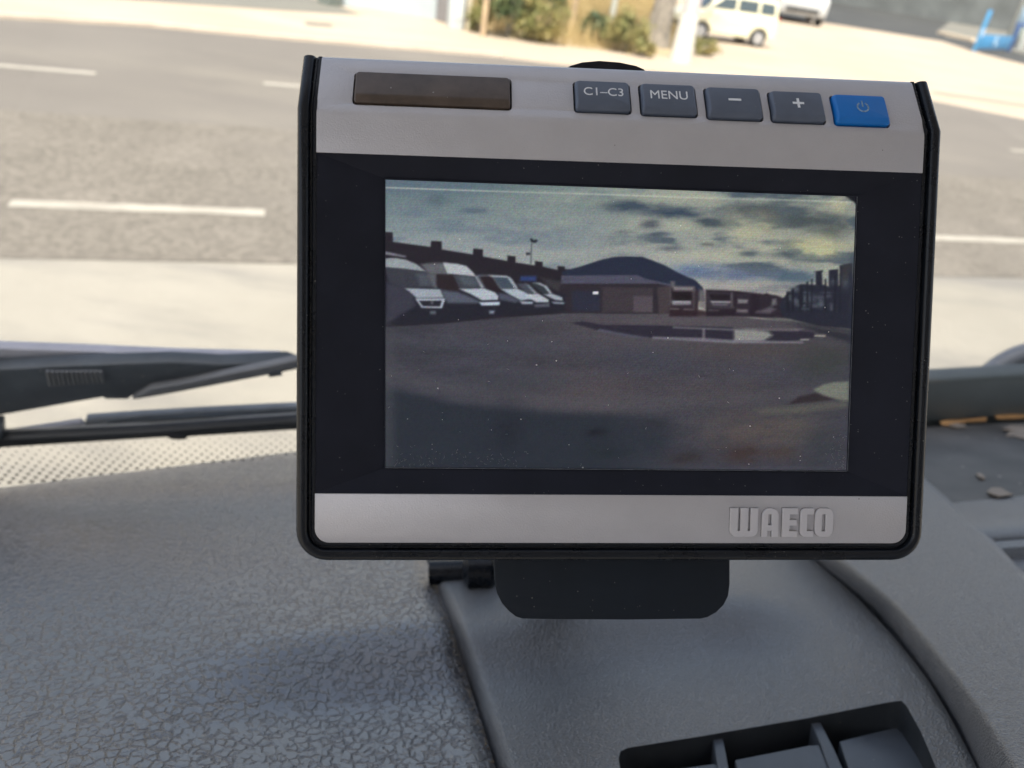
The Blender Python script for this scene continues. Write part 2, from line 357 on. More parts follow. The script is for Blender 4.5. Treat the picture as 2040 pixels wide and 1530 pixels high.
M_leaf = mat_leaf('green_leaves', (.05, .085, .03), (.15, .17, .06)); M_leaf2 = mat_leaf('olive_leaves', (.16, .17, .05), (.30, .24, .08))
M_straw = mat_leaf('dry_straw', (.26, .20, .08), (.50, .37, .17))
g = G(1305, 92); tr = empty('tree', g, 'thick grey brown tree trunk standing just left of the white pole', 'tree')
bm = bmesh.new(); tube(bm, [g, g+Z_*.4, g+Z_*1.4+L_*.05, g+Z_*2.6-L_*.05], [.33, .24, .2, .17], 14)
tube(bm, [g+Z_*2.3, g+Z_*3.2+L_*.5, g+Z_*4+L_*.8], [.12, .09, .05], 8); tube(bm, [g+Z_*2.4, g+Z_*3.3-L_*.5+V_*.3, g+Z_*4.2-L_*.7], [.12, .09, .05], 8)
link('trunk', bm, M_bark, tr, smooth=60)
bm = bmesh.new(); leafcloud(bm, g+Z_*4.6, (1.5, 1.5, 1.0), 2600, .09); link('crown', bm, M_leaf, tr, smooth=0, fix=False)
def shrub(px, rad, h, m, label, n=1400, size=.05, name='shrub'):
    g = G(*px); e = empty(name, g, label, 'shrub', None)
    bm = bmesh.new(); leafcloud(bm, g+Z_*h*.55, (rad, rad, h*.55), n, size); link('foliage', bm, m, e, smooth=0, fix=False)
    bm = bmesh.new()
    for k in range(5):
        a = k*1.26; tube(bm, [g, g+np.array([math.cos(a)*rad*.5, math.sin(a)*rad*.5, h*.7])], [.015, .006], 5)
    link('stem', bm, M_bark, e, smooth=60)
shrub((1010, 74), .42, 1.0, M_leaf, 'dark green bush, the tallest and leftmost one in the weeds', 2200)
shrub((1068, 84), .42, .65, M_leaf2, 'olive green bush in the middle of the weeds', 1600)
shrub((1245, 104), .40, .75, M_leaf2, 'yellow green bush at the foot of the tree trunk', 1500)
shrub((1185, 84), .28, .5, M_leaf, 'small green bush beside the slim pale pipe', 900)
shrub((955, 66), .25, .5, M_leaf2, 'small dusty bush at the foot of the leftmost wooden stake', 700)
shrub((1100, 60), .35, .7, M_leaf, 'ragged green bush at the back of the weeds behind the second stake', 1100)
shrub((1280, 112), .22, .3, M_leaf2, 'low yellow tuft at the front of the trunk', 500)
shrub((1400, 110), .28, .28, M_leaf2, 'low olive tuft on the paving right of the white pole', 500)
bm = bmesh.new()
vg = [G(*p) for p in [(925, 60), (985, 72), (1100, 90), (1250, 106), (1345, 110), (1370, 60), (1300, -10), (900, -40)]]
poly2 = [(p[0], p[1]) for p in vg]
def inside(x, y, P):
    c = False; j = len(P)-1
    for i in range(len(P)):
        if (P[i][1] > y) != (P[j][1] > y) and x < (P[j][0]-P[i][0])*(y-P[i][1])/(P[j][1]-P[i][1])+P[i][0]: c = not c
        j = i
    return c
xs = [p[0] for p in poly2]; ys = [p[1] for p in poly2]; cnt = 0
while cnt < 17000:
    x = rng.uniform(min(xs), max(xs)); y = rng.uniform(min(ys), max(ys))
    if not inside(x, y, poly2): continue
    if math.sin(x*2.1)+math.sin(y*1.7+x) < -.9 : continue
    cnt += 1; hh = rng.uniform(.08, .62); a = rng.uniform(0, 6.28); dx, dy = math.cos(a), math.sin(a); lean = rng.uniform(0, .5)*hh
    p0 = np.array([x, y, GZ]); wdt = .010
    bm.faces.new([bm.verts.new(p0+np.array([-dy, dx, 0])*wdt), bm.verts.new(p0-np.array([-dy, dx, 0])*wdt), bm.verts.new(p0+np.array([dx*lean, dy*lean, hh]))])
o = link('dry_grass', bm, M_straw, smooth=0, fix=False); tag(o, 'tall straw coloured dry grass on the verge', 'grass', kind='stuff')

wb = G(1700, 0); 
bm = bmesh.new(); cW = np.array([38., 62., GZ+2.2]); dW = np.array([.93, -.37, 0]); box(bm, cW, (60, 6, 4.4), (dW, np.array([.37, .93, 0]), Z_)); wh = empty('warehouse', cW-Z_*2.2, 'long low dark grey shed far beyond the yard at the right', 'building')
link('wall', bm, simple('shed_cladding', (.10, .11, .11), .8, var=.3, scale=.6), wh, smooth=0)
bm = bmesh.new(); box(bm, cW+Z_*2.35, (61, 7, .3), (dW, np.array([.37, .93, 0]), Z_)); link('roof', bm, simple('shed_roof', (.22, .20, .19), .8), wh, smooth=0)
# cars: lofted body with real openings drawn by separate glass panels
def car(name, origin, fwd, paint, sc, label, parts=True):
    """origin = ground point under the car's middle, fwd = unit vector towards its front"""
    fw = np.array([fwd[0], fwd[1], 0]); fw /= np.linalg.norm(fw); sd = np.array([-fw[1], fw[0], 0])
    e = empty(name, origin, label, 'car')
    W = .78*sc
    def P(x, y, z): return origin+fw*x*sc+sd*y*sc+Z_*z*sc
    low = [(-1.72, .28), (-1.74, .55), (-1.70, .95), (-1.0, 1.0), (1.0, 1.0), (1.5, .90), (1.70, .72), (1.74, .45), (1.68, .26)]
    arches = lambda: None
    bm = bmesh.new()
    def arch(cx): return [(cx+.34*math.cos(math.radians(a)), .28+.33*math.sin(math.radians(a))) for a in range(0, 181, 20)]
    prof = low + [(1.45, .26)] + [p for p in arch(1.08)] + [(-.70, .24)] + [p for p in arch(-1.10)] + [(-1.55, .26)]
    for y0, y1 in ((-.80, .80),):
        prism(bm, [P(x, y0, z) for x, z in prof], sd*(y1-y0)*sc)
    link('body', bm, paint, e, bevel=.05*sc, seg=3)
    gh = [(-1.66, .96), (-1.60, 1.45), (-1.50, 1.54), (.35, 1.54), (.60, 1.46), (1.10, .98)]
    bm = bmesh.new(); a = []; b = []
    for x, z in gh:
        ww = .78 if z < 1.2 else .66
        a.append(bm.verts.new(P(x, -ww, z))); b.append(bm.verts.new(P(x, ww, z)))
    bm.faces.new(a); bm.faces.new(b[::-1]); n = len(a)
    for i in range(n): bm.faces.new((a[i], b[i], b[(i+1) % n], a[(i+1) % n]))
    link('cabin', bm, paint, e, bevel=.04*sc, seg=2)
    for s in (-1, 1):
        for q in ([(-1.50, 1.06), (-1.47, 1.40), (-.95, 1.42), (-.95, 1.06)], [(-.85, 1.06), (-.85, 1.42), (-.12, 1.42), (-.12, 1.06)], [(-.02, 1.06), (-.02, 1.42), (.42, 1.40), (.86, 1.06)]):
            bm = bmesh.new(); pts = []
            for x, z in q:
                ww = .78-(z-.96)/.55*.12+.012; pts.append(P(x, s*ww, z))
            prism(bm, pts, sd*s*.012*sc); link('side_window', bm, M_carglass, e, smooth=0)
    for pts in ([(.66, -.62, 1.42), (.66, .62, 1.42), (1.08, .70, 1.03), (1.08, -.70, 1.03)],):
        bm = bmesh.new(); prism(bm, [P(*q) for q in pts], (fw*.02+Z_*.02)*sc); link('windscreen', bm, M_carglass, e, smooth=0)
    bm = bmesh.new(); prism(bm, [P(-1.625, -.58, 1.40), P(-1.625, .58, 1.40), P(-1.68, .66, 1.05), P(-1.68, -.66, 1.05)], -fw*.02*sc); link('rear_window', bm, M_carglass, e, smooth=0)
    for cx in (1.08, -1.10):
        for s in (-1, 1):
            bm = bmesh.new(); c0 = P(cx, s*.80, .28); tube(bm, [c0-sd*s*.18*sc, c0-sd*s*.16*sc, c0-sd*s*.01*sc, c0+sd*s*.01*sc], [.25*sc, .285*sc, .285*sc, .26*sc], 24)
            wo = link('wheel', bm, M_tyre, e, smooth=45)
            bm = bmesh.new(); tube(bm, [c0+sd*s*.0*sc, c0+sd*s*.02*sc], [.19*sc, .17*sc], 20)
            link('rim', bm, M_rimgrey, wo, smooth=45, world=False) if False else child(bm, 'rim', M_rimgrey, wo, e)
    bm = bmesh.new(); box(bm, P(1.735, 0, .42), (.03*sc, 1.1*sc, .12*sc), (fw, sd, Z_)); link('grille', bm, M_tyre, e, bevel=.005)
    for s in (-1, 1):
        bm = bmesh.new(); box(bm, P(1.69, s*.60, .68), (.08*sc, .28*sc, .16*sc), (fw, sd, Z_)); link('headlight', bm, M_lamp, e, bevel=.02*sc)
        bm = bmesh.new(); box(bm, P(-1.72, s*.70, .85), (.05*sc, .14*sc, .32*sc), (fw, sd, Z_)); link('tail_light', bm, M_red, e, bevel=.01*sc)
    return e
def child(bm, name, m, par, root):
    """sub-part: par's mesh already sits in root's coordinates, so use the same"""
    bmesh.ops.transform(bm, matrix=Matrix.Translation(root.location).inverted(), verts=bm.verts)
    return link(name, bm, m, par, smooth=45, world=False)
M_carglass = simple('car_glass', (.05, .07, .075), .12, var=.1, scale=2, spec=.8)
M_tyre = simple('tyre_rubber', (.02, .02, .02), .8); M_rimgrey = simple('wheel_rim', (.45, .45, .45), .4, metal=.5)
M_lamp = simple('lamp_glass', (.6, .6, .6), .2); M_red = simple('red_lamp', (.4, .02, .02), .3)
cream = simple('cream_car_paint', (.76, .72, .52), .35, var=.04, scale=1, coat=.5)
a, b = G(1393, 80), G(1507, 95); c = (a+b)/2; dd = (b-a)/np.linalg.norm(b-a)
nn = np.array([-dd[1], dd[0], 0])
car('parked_car', c+nn*.62, -dd, cream, np.linalg.norm(b-a)/2.18, 'small boxy cream car parked on the pale forecourt behind the white pole')
c = G(1578, 40); dn = -c/np.linalg.norm(c)
car('parked_car', c, dn+.15*L_, simple('silver_car_paint', (.42, .43, .43), .35, scale=1), 1.15, 'silver grey car seen from its front right of the cream car')

# blue barrier and fuel pump at the right
M_bluep = simple('sky_blue_paint', (.05, .26, .50), .5, var=.12, scale=4); M_greyp = simple('grey_post_paint', (.26, .26, .23), .6)
a, b = G(1938, 103), G(2012, 104); d = np.array([b[0]-a[0], b[1]-a[1], 0]); ln = np.linalg.norm(d); d /= ln; nn = np.array([-d[1], d[0], 0])
br = empty('blue_board_stand', a, 'sky blue upright stand with a low board at the edge of the yard', 'stand')
bm = bmesh.new(); box(bm, a+d*.12+Z_*.72, (.26, .09, 1.44), (d, nn, Z_)); link('post', bm, M_bluep, br, bevel=.01)
bm = bmesh.new(); box(bm, a+d*.12+Z_*.68-nn*.05, (.24, .012, .28), (d, nn, Z_)); link('sticker', bm, simple('white_blue_sticker', (.5, .6, .75), .6), br, smooth=0)
bm = bmesh.new(); box(bm, a+d*(.27+ln*.42)+Z_*.36, (ln*.82, .06, .50), (d, nn, Z_)); bo = link('board', bm, M_bluep, br, bevel=.01)
bm = bmesh.new(); q = a+d*(.22+ln*.40)+Z_*.40-nn*.034
pts = [q+d*.16*math.cos(t)+Z_*.16*math.sin(t) for t in np.linspace(0, 6.28, 25)]
tube(bm, pts, .028, 6); child(bm, 'emblem', simple('pale_emblem', (.40, .52, .60), .6), bo, br)
a, b = G(1998, 100), G(2120, 130); d = np.array([b[0]-a[0], b[1]-a[1], 0]); ln = np.linalg.norm(d); d /= ln; nn = np.array([-d[1], d[0], 0])
pu = empty('fuel_pump', a, 'blue and white fuel pump with grey posts behind the blue stand', 'pump')
bm = bmesh.new(); box(bm, a+d*.42+nn*.2+Z_*.95, (.80, .30, 1.6), (d, nn, Z_)); link('body', bm, simple('pump_body', (.45, .46, .42), .6, scale=4), pu, bevel=.02)
bm = bmesh.new(); box(bm, a+d*.42+nn*.03+Z_*1.40, (.68, .02, .65), (d, nn, Z_)); link('display_panel', bm, simple('pale_blue_panel', (.50, .68, .80), .4, var=.2, scale=5), pu, bevel=.01)
bm = bmesh.new(); box(bm, a+d*.42+nn*.03+Z_*.75, (.68, .02, .5), (d, nn, Z_)); link('keypad_panel', bm, simple('pump_lower_panel', (.50, .55, .45), .5, var=.5, scale=9), pu, bevel=.01)
bm = bmesh.new(); box(bm, a+d*.42+nn*.03+Z_*1.04, (.68, .03, .10), (d, nn, Z_)); link('stripe', bm, simple('royal_blue_paint', (.05, .14, .45), .5), pu, bevel=.005)
for k in (-.12, -.03):
    bm = bmesh.new(); box(bm, a+d*k+Z_*1.3, (.07, .07, 2.6), (d, nn, Z_)); link('post', bm, M_greyp, pu, bevel=.01)
bm = bmesh.new(); box(bm, a+d*.5-nn*.1+Z_*.55, (.14, .14, 1.1), (d, nn, Z_)); link('hose_column', bm, simple('dark_blue_paint', (.03, .08, .22), .5), pu, bevel=.01)
g = G(1900, 34); sg = empty('bollard', g, 'dark bollard with a red cap standing where the yard meets the pale ramp', 'bollard')
bm = bmesh.new(); tube(bm, [g, g+Z_*.85], .11, 12); link('post', bm, simple('dark_post', (.05, .055, .055), .6), sg, smooth=45)
bm = bmesh.new(); tube(bm, [g+Z_*.62+L_*.16, g+Z_*.80+L_*.16], .06, 12); link('cap', bm, M_red, sg, smooth=45)

# ------------------------------------------------------------------ cab: windscreen, added unseen roof, wipers
TH = math.radians(70)
A0 = np.array([-.329, .5484, -.4853])
nG = math.sin(TH)*V_ + math.cos(TH)*Z_         # outward normal of the glass
eG = -math.cos(TH)*V_ + math.sin(TH)*Z_        # up the glass
gb = A0+V_*.018; cG = gb@nG
def GLs(px, py, off=0): return hit(px, py, nG, cG+off)
m, t, p = nodes('windscreen_glass'); n = N(t)
out = t.nodes['Material Output']; tr_ = n('ShaderNodeBsdfTransparent', {'Color': (.97, .985, .975, 1)}); gl = n('ShaderNodeBsdfGlossy', {'Roughness': .02})
df = n('ShaderNodeBsdfTranslucent', {'Color': (.85, .83, .78, 1)}); fr = n('ShaderNodeFresnel', {'IOR': n.math('MULTIPLY_ADD', n('ShaderNodeNewGeometry').outputs['Backfacing'], 1/1.45-1.45, 1.45)})
co = n('ShaderNodeTexCoord').outputs['Object']
ns = n('ShaderNodeTexNoise', {'Vector': co, 'Scale': 6.0, 'Detail': 6.0}).outputs[0]
dustf = n.ramp(ns, [(.35, .008), (.7, .03)])
mx = n('ShaderNodeMixShader', {0: dustf, 1: tr_.outputs[0], 2: df.outputs[0]})
m2 = n('ShaderNodeMixShader', {0: fr.outputs[0], 1: mx.outputs[0], 2: gl.outputs[0]})
t.links.new(m2.outputs[0], out.inputs[0]); t.nodes.remove(p); M_glass = m
def on_glass(l, h, off=0): return gb + L_*l + eG*h + nG*off
ws = empty('windscreen', on_glass(0.3, 0), 'clear windscreen over the dashboard with a band of small dots along its lower edge', 'windscreen')
bm = bmesh.new(); nx, ny = 24, 12; vs = [[bm.verts.new(on_glass(-1.0+2.6*i/nx, -.13+1.27*j/ny)) for i in range(nx+1)] for j in range(ny+1)]
for j in range(ny):
    for i in range(nx): bm.faces.new((vs[j][i], vs[j][i+1], vs[j+1][i+1], vs[j+1][i]))
link('glass', bm, M_glass, ws, smooth=0)
bm = bmesh.new()
for row in range(11):
    rr = .0023*(1-.075*row); hh = -.030+row*.0066
    for k in range(210):
        l = -.75+k*.0094+(row % 2)*.0047
        c = on_glass(l, hh, -.0006); bm.faces.new([bm.verts.new(c+(L_*math.cos(a)+eG*math.sin(a))*rr) for a in np.linspace(0, 2*math.pi, 9)[:-1]])
link('dot_band', bm, simple('black_enamel', (.012, .012, .012), .5), ws, smooth=0)
bm = bmesh.new(); box(bm, on_glass(.3, -.11, .004), (2.6, .05, .006), (L_, eG, nG)); link('rubber_seal', bm, M_wiper, ws, smooth=0)
# unseen cab roof and rear wall, added to shape the light; front skin
M_fill_lining = simple('pale_fill_lining', (.60, .60, .63), .9, var=.05, scale=3)  # pale tone bounces fill light onto the monitor face
rf = empty('added_cab_roof', on_glass(.3, 1.13), 'unseen cab roof added to block the sun', 'roof')
bm = bmesh.new(); c = on_glass(.3, 1.13)
box(bm, c-V_*.55+Z_*.03, (2.6, 1.20, .05), (L_, V_, Z_)); link('added_roof_slab', bm, M_fill_lining, rf, smooth=0)
bm = bmesh.new(); box(bm, c-V_*1.16-Z_*.85, (2.6, .05, 1.75), (L_, V_, Z_)); o = link('added_rear_wall', bm, M_fill_lining, None, smooth=0); tag(o, 'unseen rear cab wall added behind the viewer to shape the light', 'wall')  # added to block sky light coming from behind
bm = bmesh.new(); box(bm, on_glass(.3, -.16, -.03)-Z_*.34, (2.6, .04, .62), (L_, V_, Z_)); 
o = link('front_panel', bm, simple('cab_paint', (.6, .6, .58), .4), None, smooth=0); tag(o, 'white painted cab front below the windscreen', 'panel')

# wipers lying along the bottom of the windscreen (outside)
def wprism(pts, off, th, name, m, par, bev=.0015, sub=None):
    bm = bmesh.new(); prism(bm, [GLs(x, y, off) for x, y in pts], nG*th)
    if sub is not None:
        bmesh.ops.transform(bm, matrix=Matrix.Translation(sub.location).inverted(), verts=bm.verts); return link(name, bm, m, par, world=False, bevel=bev)
    return link(name, bm, m, par, bevel=bev)
wp1 = empty('windscreen_wiper', GLs(-100, 800, .03), 'broad weathered wiper arm with a ribbed dark underside, upper one at the left', 'wiper', 'wipers resting at the foot of the windscreen')
top = [(-260, 682), (0, 695), (180, 701), (350, 708), (470, 711), (560, 713), (572, 722)]
mid = [(500, 724), (440, 728), (360, 727), (340, 722), (250, 726), (150, 731), (0, 741), (-260, 750)]
wprism(top+mid, .046, .010, 'cover', M_wipergrey, wp1)
wprism([(-260, 744), (0, 737), (150, 729), (340, 722), (440, 727), (572, 721), (590, 727), (470, 744), (360, 752), (345, 764), (395, 764), (350, 770), (262, 790), (255, 796), (210, 796), (205, 792), (0, 828), (-260, 868)], .030, .014, 'spring_channel', M_wiper, wp1)
M_coil = simple('coil_grey', (.13, .13, .13), .5)
for k in range(12):
    x = 95+k*9.5; bm = bmesh.new(); tube(bm, [GLs(x, 739+.0*k, .026), GLs(x+6, 768-.6*k, .026)], .0016, 6); link('spring_coil', bm, M_coil, wp1)
wprism([(216, 713), (236, 713), (238, 719), (214, 719)], .0438, .003, 'rivet', M_dark, wp1, 0)
wprism([(300, 776), (360, 766), (450, 747), (540, 729), (660, 703), (800, 672), (800, 690), (660, 722), (545, 746), (450, 764), (350, 783), (262, 798)], .020, .008, 'arm_rod', simple('arm_grey', (.16, .16, .165), .45), wp1)
wprism([(535, 745), (560, 741), (562, 748), (536, 752)], .018, .010, 'clip', M_wiper, wp1, 0)
wp2 = empty('windscreen_wiper', GLs(-100, 885, .02), 'thin wiper blade with a spoiler strip, lower one at the left above the dotted band', 'wiper', 'wipers resting at the foot of the windscreen')
wprism([(-260, 905), (0, 866), (60, 857), (160, 842), (170, 850), (110, 858), (0, 872), (-260, 912)], .022, .006, 'thin_bar', M_wipergrey, wp2)
wprism([(172, 835), (240, 830), (400, 820), (560, 812), (700, 806), (900, 798), (900, 812), (700, 820), (590, 827), (500, 828), (400, 833), (300, 838), (210, 852), (166, 854)], .026, .007, 'spoiler', simple('spoiler_grey', (.26, .28, .31), .4), wp2)
wprism([(210, 850), (300, 838), (420, 830), (590, 827), (900, 812), (900, 822), (590, 836), (400, 844), (250, 852)], .020, .006, 'spine', M_wiper, wp2, .001)
wprism([(-260, 892), (0, 866), (300, 852), (590, 832), (900, 814), (900, 824), (590, 841), (300, 862), (0, 877), (-260, 902)], .013, .007, 'blade_top', simple('pale_blade_top', (.36, .34, .31), .45), wp2, .001)  # paler strip along the top of the blade
wprism([(-260, 901), (0, 876), (300, 861), (590, 840), (900, 822), (900, 840), (590, 857), (375, 871), (370, 877), (342, 877), (332, 872), (0, 893), (-260, 922)], .006, .010, 'blade', simple('blade_rubber', (.014, .015, .017), .45, var=.3), wp2)
wprism([(334, 838), (378, 836), (382, 846), (372, 852), (340, 853), (332, 848)], .020, .009, 'clip', simple('clip_grey', (.30, .31, .33), .4), wp2, .002)
wprism([(-40, 862), (2, 862), (4, 892), (-2, 898), (-40, 900)], .006, .02, 'end_cap', M_wiper, wp2, .002)
# round mirror outside at the lower right
c0 = ray(2064, 838)*1.10
rd = .118; mr = empty('round_mirror', c0, 'round grey rimmed mirror outside, half hidden behind the dashboard rim at the right', 'mirror')
ex = R_; ey = U_*.98-F_*.2; ey /= np.linalg.norm(ey); ez = np.cross(ex, ey)
bm = bmesh.new(); tube(bm, [c0+(ex*math.cos(a)+ey*math.sin(a))*rd*.88 for a in np.linspace(0, 2*math.pi, 49)], .0145, 12, cap=False); link('rim', bm, simple('mirror_rim_grey', (.20, .21, .23), .35), mr, smooth=60)
bm = bmesh.new(); tube(bm, [c0-ez*.03, c0-ez*.02, c0-ez*.008, c0-ez*.0], [rd*.3, rd*.6, rd*.85, rd*.88], 40); link('housing', bm, simple('mirror_dark', (.035, .045, .05), .4), mr, smooth=60)
bm = bmesh.new(); tube(bm, [c0+ey*rd*.9+ex*.01, c0+ey*(rd+.05)+ex*.03, c0+ey*(rd+.25)+ex*.1], [.018, .014, .014], 12); link('stalk', bm, simple('stalk_grey', (.10, .115, .12), .4), mr, smooth=60)

# ------------------------------------------------------------------ dashboard
S_ = math.radians(20.4); nD = math.sin(S_)*V_+math.cos(S_)*Z_; cD = A0@nD; fD = np.cross(L_, -nD); fD = math.cos(S_)*V_-math.sin(S_)*Z_
def D(px, py, h=0): return hit(px, py, nD, cD+h)
def hstep(X):                                  # the top falls away towards the driver in one soft fold
    u, w_ = X@L_, X@V_
    a = min(1, max(0, (u+.10)/.14)); b = min(1, max(0, (.36-u)/.12)); a = a*a*(3-2*a); b = b*b*(3-2*b)
    t_ = min(1, max(0, (.315-w_)/.085)); return -.021*a*b*t_*t_*(3-2*t_)
def DS(px, py, h=0): return D(px, py, h+hstep(D(px, py)))
def lerp_curve(C, n):
    C = np.array(C, float); d = np.r_[0, np.cumsum(np.linalg.norm(np.diff(C, axis=0), axis=1))]; s = np.linspace(0, d[-1], n+1)
    # smooth (Catmull-Rom like) resampling
    P = np.stack([np.interp(s, d, C[:, 0]), np.interp(s, d, C[:, 1])], 1)
    for _ in range(int(n/14)):
        Q = P.copy(); Q[1:-1] = .25*P[:-2]+.5*P[1:-1]+.25*P[2:]; P = Q
    return P
def patch(Lc, Rc, n, m_, hf, skirt=.03, warp=1.0):
    """ruled surface between two photo-edge curves, height hf(s, t, X) above the dash plane, closed below"""
    A, B = lerp_curve(Lc, n), lerp_curve(Rc, n); bm = bmesh.new(); g = []
    for j in range(n+1):
        row = []
        for i in range(m_+1):
            t_ = i/m_; t_ = t_ if warp == 1 else .5-.5*math.cos(math.pi*t_)*1.0
            q = A[j]*(1-t_)+B[j]*t_; X0 = D(*q); h = hf(j/n, t_, X0); row.append(bm.verts.new(D(q[0], q[1], h)))
        g.append(row)
    for j in range(n):
        for i in range(m_): bm.faces.new((g[j][i], g[j][i+1], g[j+1][i+1], g[j+1][i]))
    loop = [g[0][i] for i in range(m_+1)]+[g[j][m_] for j in range(1, n+1)]+[g[n][i] for i in range(m_-1, -1, -1)]+[g[j][0] for j in range(n-1, 0, -1)]
    low = [bm.verts.new(np.array(v.co)-nD*skirt) for v in loop]; k = len(loop)
    for i in range(k): bm.faces.new((loop[i], low[i], low[(i+1) % k], loop[(i+1) % k]))
    bm.faces.new(low)
    return bm
def edge(x, w_=.05, d=.004):                   # rolled edge: 0 far inside, -d at the border
    return -d*max(0, 1-x/w_)**2
dash = empty('dashboard', D(900, 1400, -.06), 'dark grey grained plastic dashboard carrying the monitor', 'dashboard')
pad_L = [(-330, 1012), (-330, 1200), (-330, 1500), (-330, 1950)]
pad_R = [(730, 882), (800, 1000), (851, 1118), (870, 1165), (896, 1235), (925, 1330), (955, 1425), (985, 1520), (1010, 1620), (1060, 1950)]
def h_pad(s, t, X):
    u, w_ = X@L_, X@V_
    h = -.010*math.exp(-((u-.10)/.07)**2)*0 + edge(1-t, .035, .006) + edge(s, .015, .004)
    return h+hstep(X)
link('grained_pad', patch(pad_L, pad_R, 110, 110, h_pad, .03), M_pad, dash, smooth=60)
mid_L = [(868, 1152), (880, 1182), (905, 1240), (935, 1330), (966, 1425), (998, 1520), (1030, 1620), (1075, 1950)]
mid_R = [(1560, 1062), (1640, 1131), (1702, 1184), (1784, 1271), (1846, 1349), (1895, 1431), (1947, 1530), (1985, 1620), (2120, 1950)]
def h_mid(s, t, X):
    u, w_ = X@L_, X@V_
    h = .004+edge(t, .03, .006)+edge(1-t, .008, .0012)+edge(s, .02, .006)
    return h+hstep(X)
mp_ = link('switch_panel', patch(mid_L, mid_R, 110, 90, h_mid, .045), M_fine, dash, smooth=60)
# pocket for the switches, cut out of the panel
poc = [(1236, 1497), (1250, 1490), (1400, 1466), (1600, 1432), (1770, 1399), (1796, 1396), (1806, 1406), (1835, 1458), (1865, 1530), (1900, 1630), (1960, 1850), (1500, 1900), (1300, 1900), (1240, 1560), (1232, 1510)]
bm = bmesh.new(); poc = [(poc[i][0]+(poc[(i+1) % len(poc)][0]-poc[i][0])*k/6, poc[i][1]+(poc[(i+1) % len(poc)][1]-poc[i][1])*k/6) for i in range(len(poc)) for k in range(6)]; pr = [DS(x, y, .004)+nD*.016 for x, y in poc]; prism(bm, pr, -nD*.050); cut = link('cutter', bm, simple('pocket_plastic', (.024, .028, .033), .55, var=.3, dust=.6, dscale=500, dthr=.93, dcol=(.2, .16, .12)), None, smooth=0)
bo = mp_.modifiers.new('b', 'BOOLEAN'); bo.object = cut; bo.operation = 'DIFFERENCE'; bo.solver = 'EXACT'; bo.material_mode = 'TRANSFER'
bpy.context.view_layer.update(); bake(mp_); bpy.data.objects.remove(cut)
bv = mp_.modifiers.new('v', 'BEVEL'); bv.width = .0009; bv.segments = 3; bv.limit_method = 'ANGLE'; bv.angle_limit = math.radians(60)
bake(mp_); sharpen(mp_.data, 50)
HP = hstep(D(1700, 1480))
# blanks and dividers inside the pocket
def swbox(pts, h0, th, name, m, bev=.0012, parent=dash):
    bm = bmesh.new(); prism(bm, [D(x, y, h0+HP) for x, y in pts], -nD*th); return link(name, bm, m, parent, bevel=bev, smooth=20)
for q in ([(1672, 1476), (1806, 1443), (1816, 1446), (1862, 1540), (1960, 1800), (1760, 1830), (1700, 1560)],
          [(1464, 1513), (1612, 1484), (1632, 1483), (1655, 1540), (1740, 1830), (1560, 1860), (1476, 1560)],
          [(1300, 1538), (1420, 1521), (1432, 1524), (1450, 1580), (1530, 1860), (1380, 1890), (1316, 1590)]):
    sw = swbox(q, -.002, .018, 'switch_blank', M_switch, .0007)
for q in ([(1420, 1472), (1441, 1470), (1452, 1530), (1480, 1640), (1450, 1640), (1430, 1530)],
          [(1614, 1438), (1634, 1436), (1662, 1490), (1680, 1530), (1720, 1640), (1690, 1640), (1652, 1530), (1634, 1480)]):
    swbox(q, -.0005, .026, 'divider', M_switch, .0008)
# side panel right of the groove
side_L = [(1560, 1035), (1648, 1118), (1764, 1209), (1838, 1304), (1895, 1382), (1937, 1448), (1978, 1530), (2020, 1620), (2160, 1950)]
side_L = [(x-26, y+14) for x, y in side_L]
side_R = [(1770, 900), (1838, 949), (1895, 999), (1965, 1061), (2011, 1110), (2070, 1172), (2200, 1300), (2400, 1520), (2700, 1950)]
def h_side(s, t, X): return .024-.036*max(0, 1-t/.20)**1.7+edge(1-t, .035, .007)
link('side_panel', patch(side_L, side_R, 110, 70, h_side, .05), M_fine2, dash, smooth=60)
# tray behind the side panel, its padded front lip, the next panel and the raised rim
tray_L = [(1500, 868), (1500, 930), (1600, 1010), (1700, 1100)]; tray_R = [(2500, 818), (2500, 860), (2500, 900), (2500, 950)]
link('tray', patch(tray_L, tray_R, 24, 24, lambda s, t, X: .016, .03), M_tray, dash, smooth=60)
lip_L = [(1790, 1010), (1800, 1030), (1820, 1060), (1840, 1105)]; lip_R = [(2300, 958), (2300, 985), (2300, 1015), (2300, 1068)]
def h_lip(s, t, X): return .014+.010*math.sin(math.pi*min(1, s*1.15+.0))**.7*1.0 if s < .86 else .018-.02*(s-.86)
link('padded_lip', patch(lip_L, lip_R, 40, 30, h_lip, .03), M_fine2, dash, smooth=60)
np_L = [(1950, 1112), (1950, 1200), (1990, 1400)]; np_R = [(2400, 1072), (2400, 1200), (2500, 1400)]
link('lower_panel', patch(np_L, np_R, 24, 24, lambda s, t, X: .008+edge(s, .06, .004), .03), M_fine2, dash, smooth=60)
bm = bmesh.new(); prism(bm, [D(*q, -.075) for q in [(-700, 1010), (2900, 830), (3000, 2100), (-900, 2100)]], -nD*.02); link('base_moulding', bm, M_dark, dash, smooth=0)
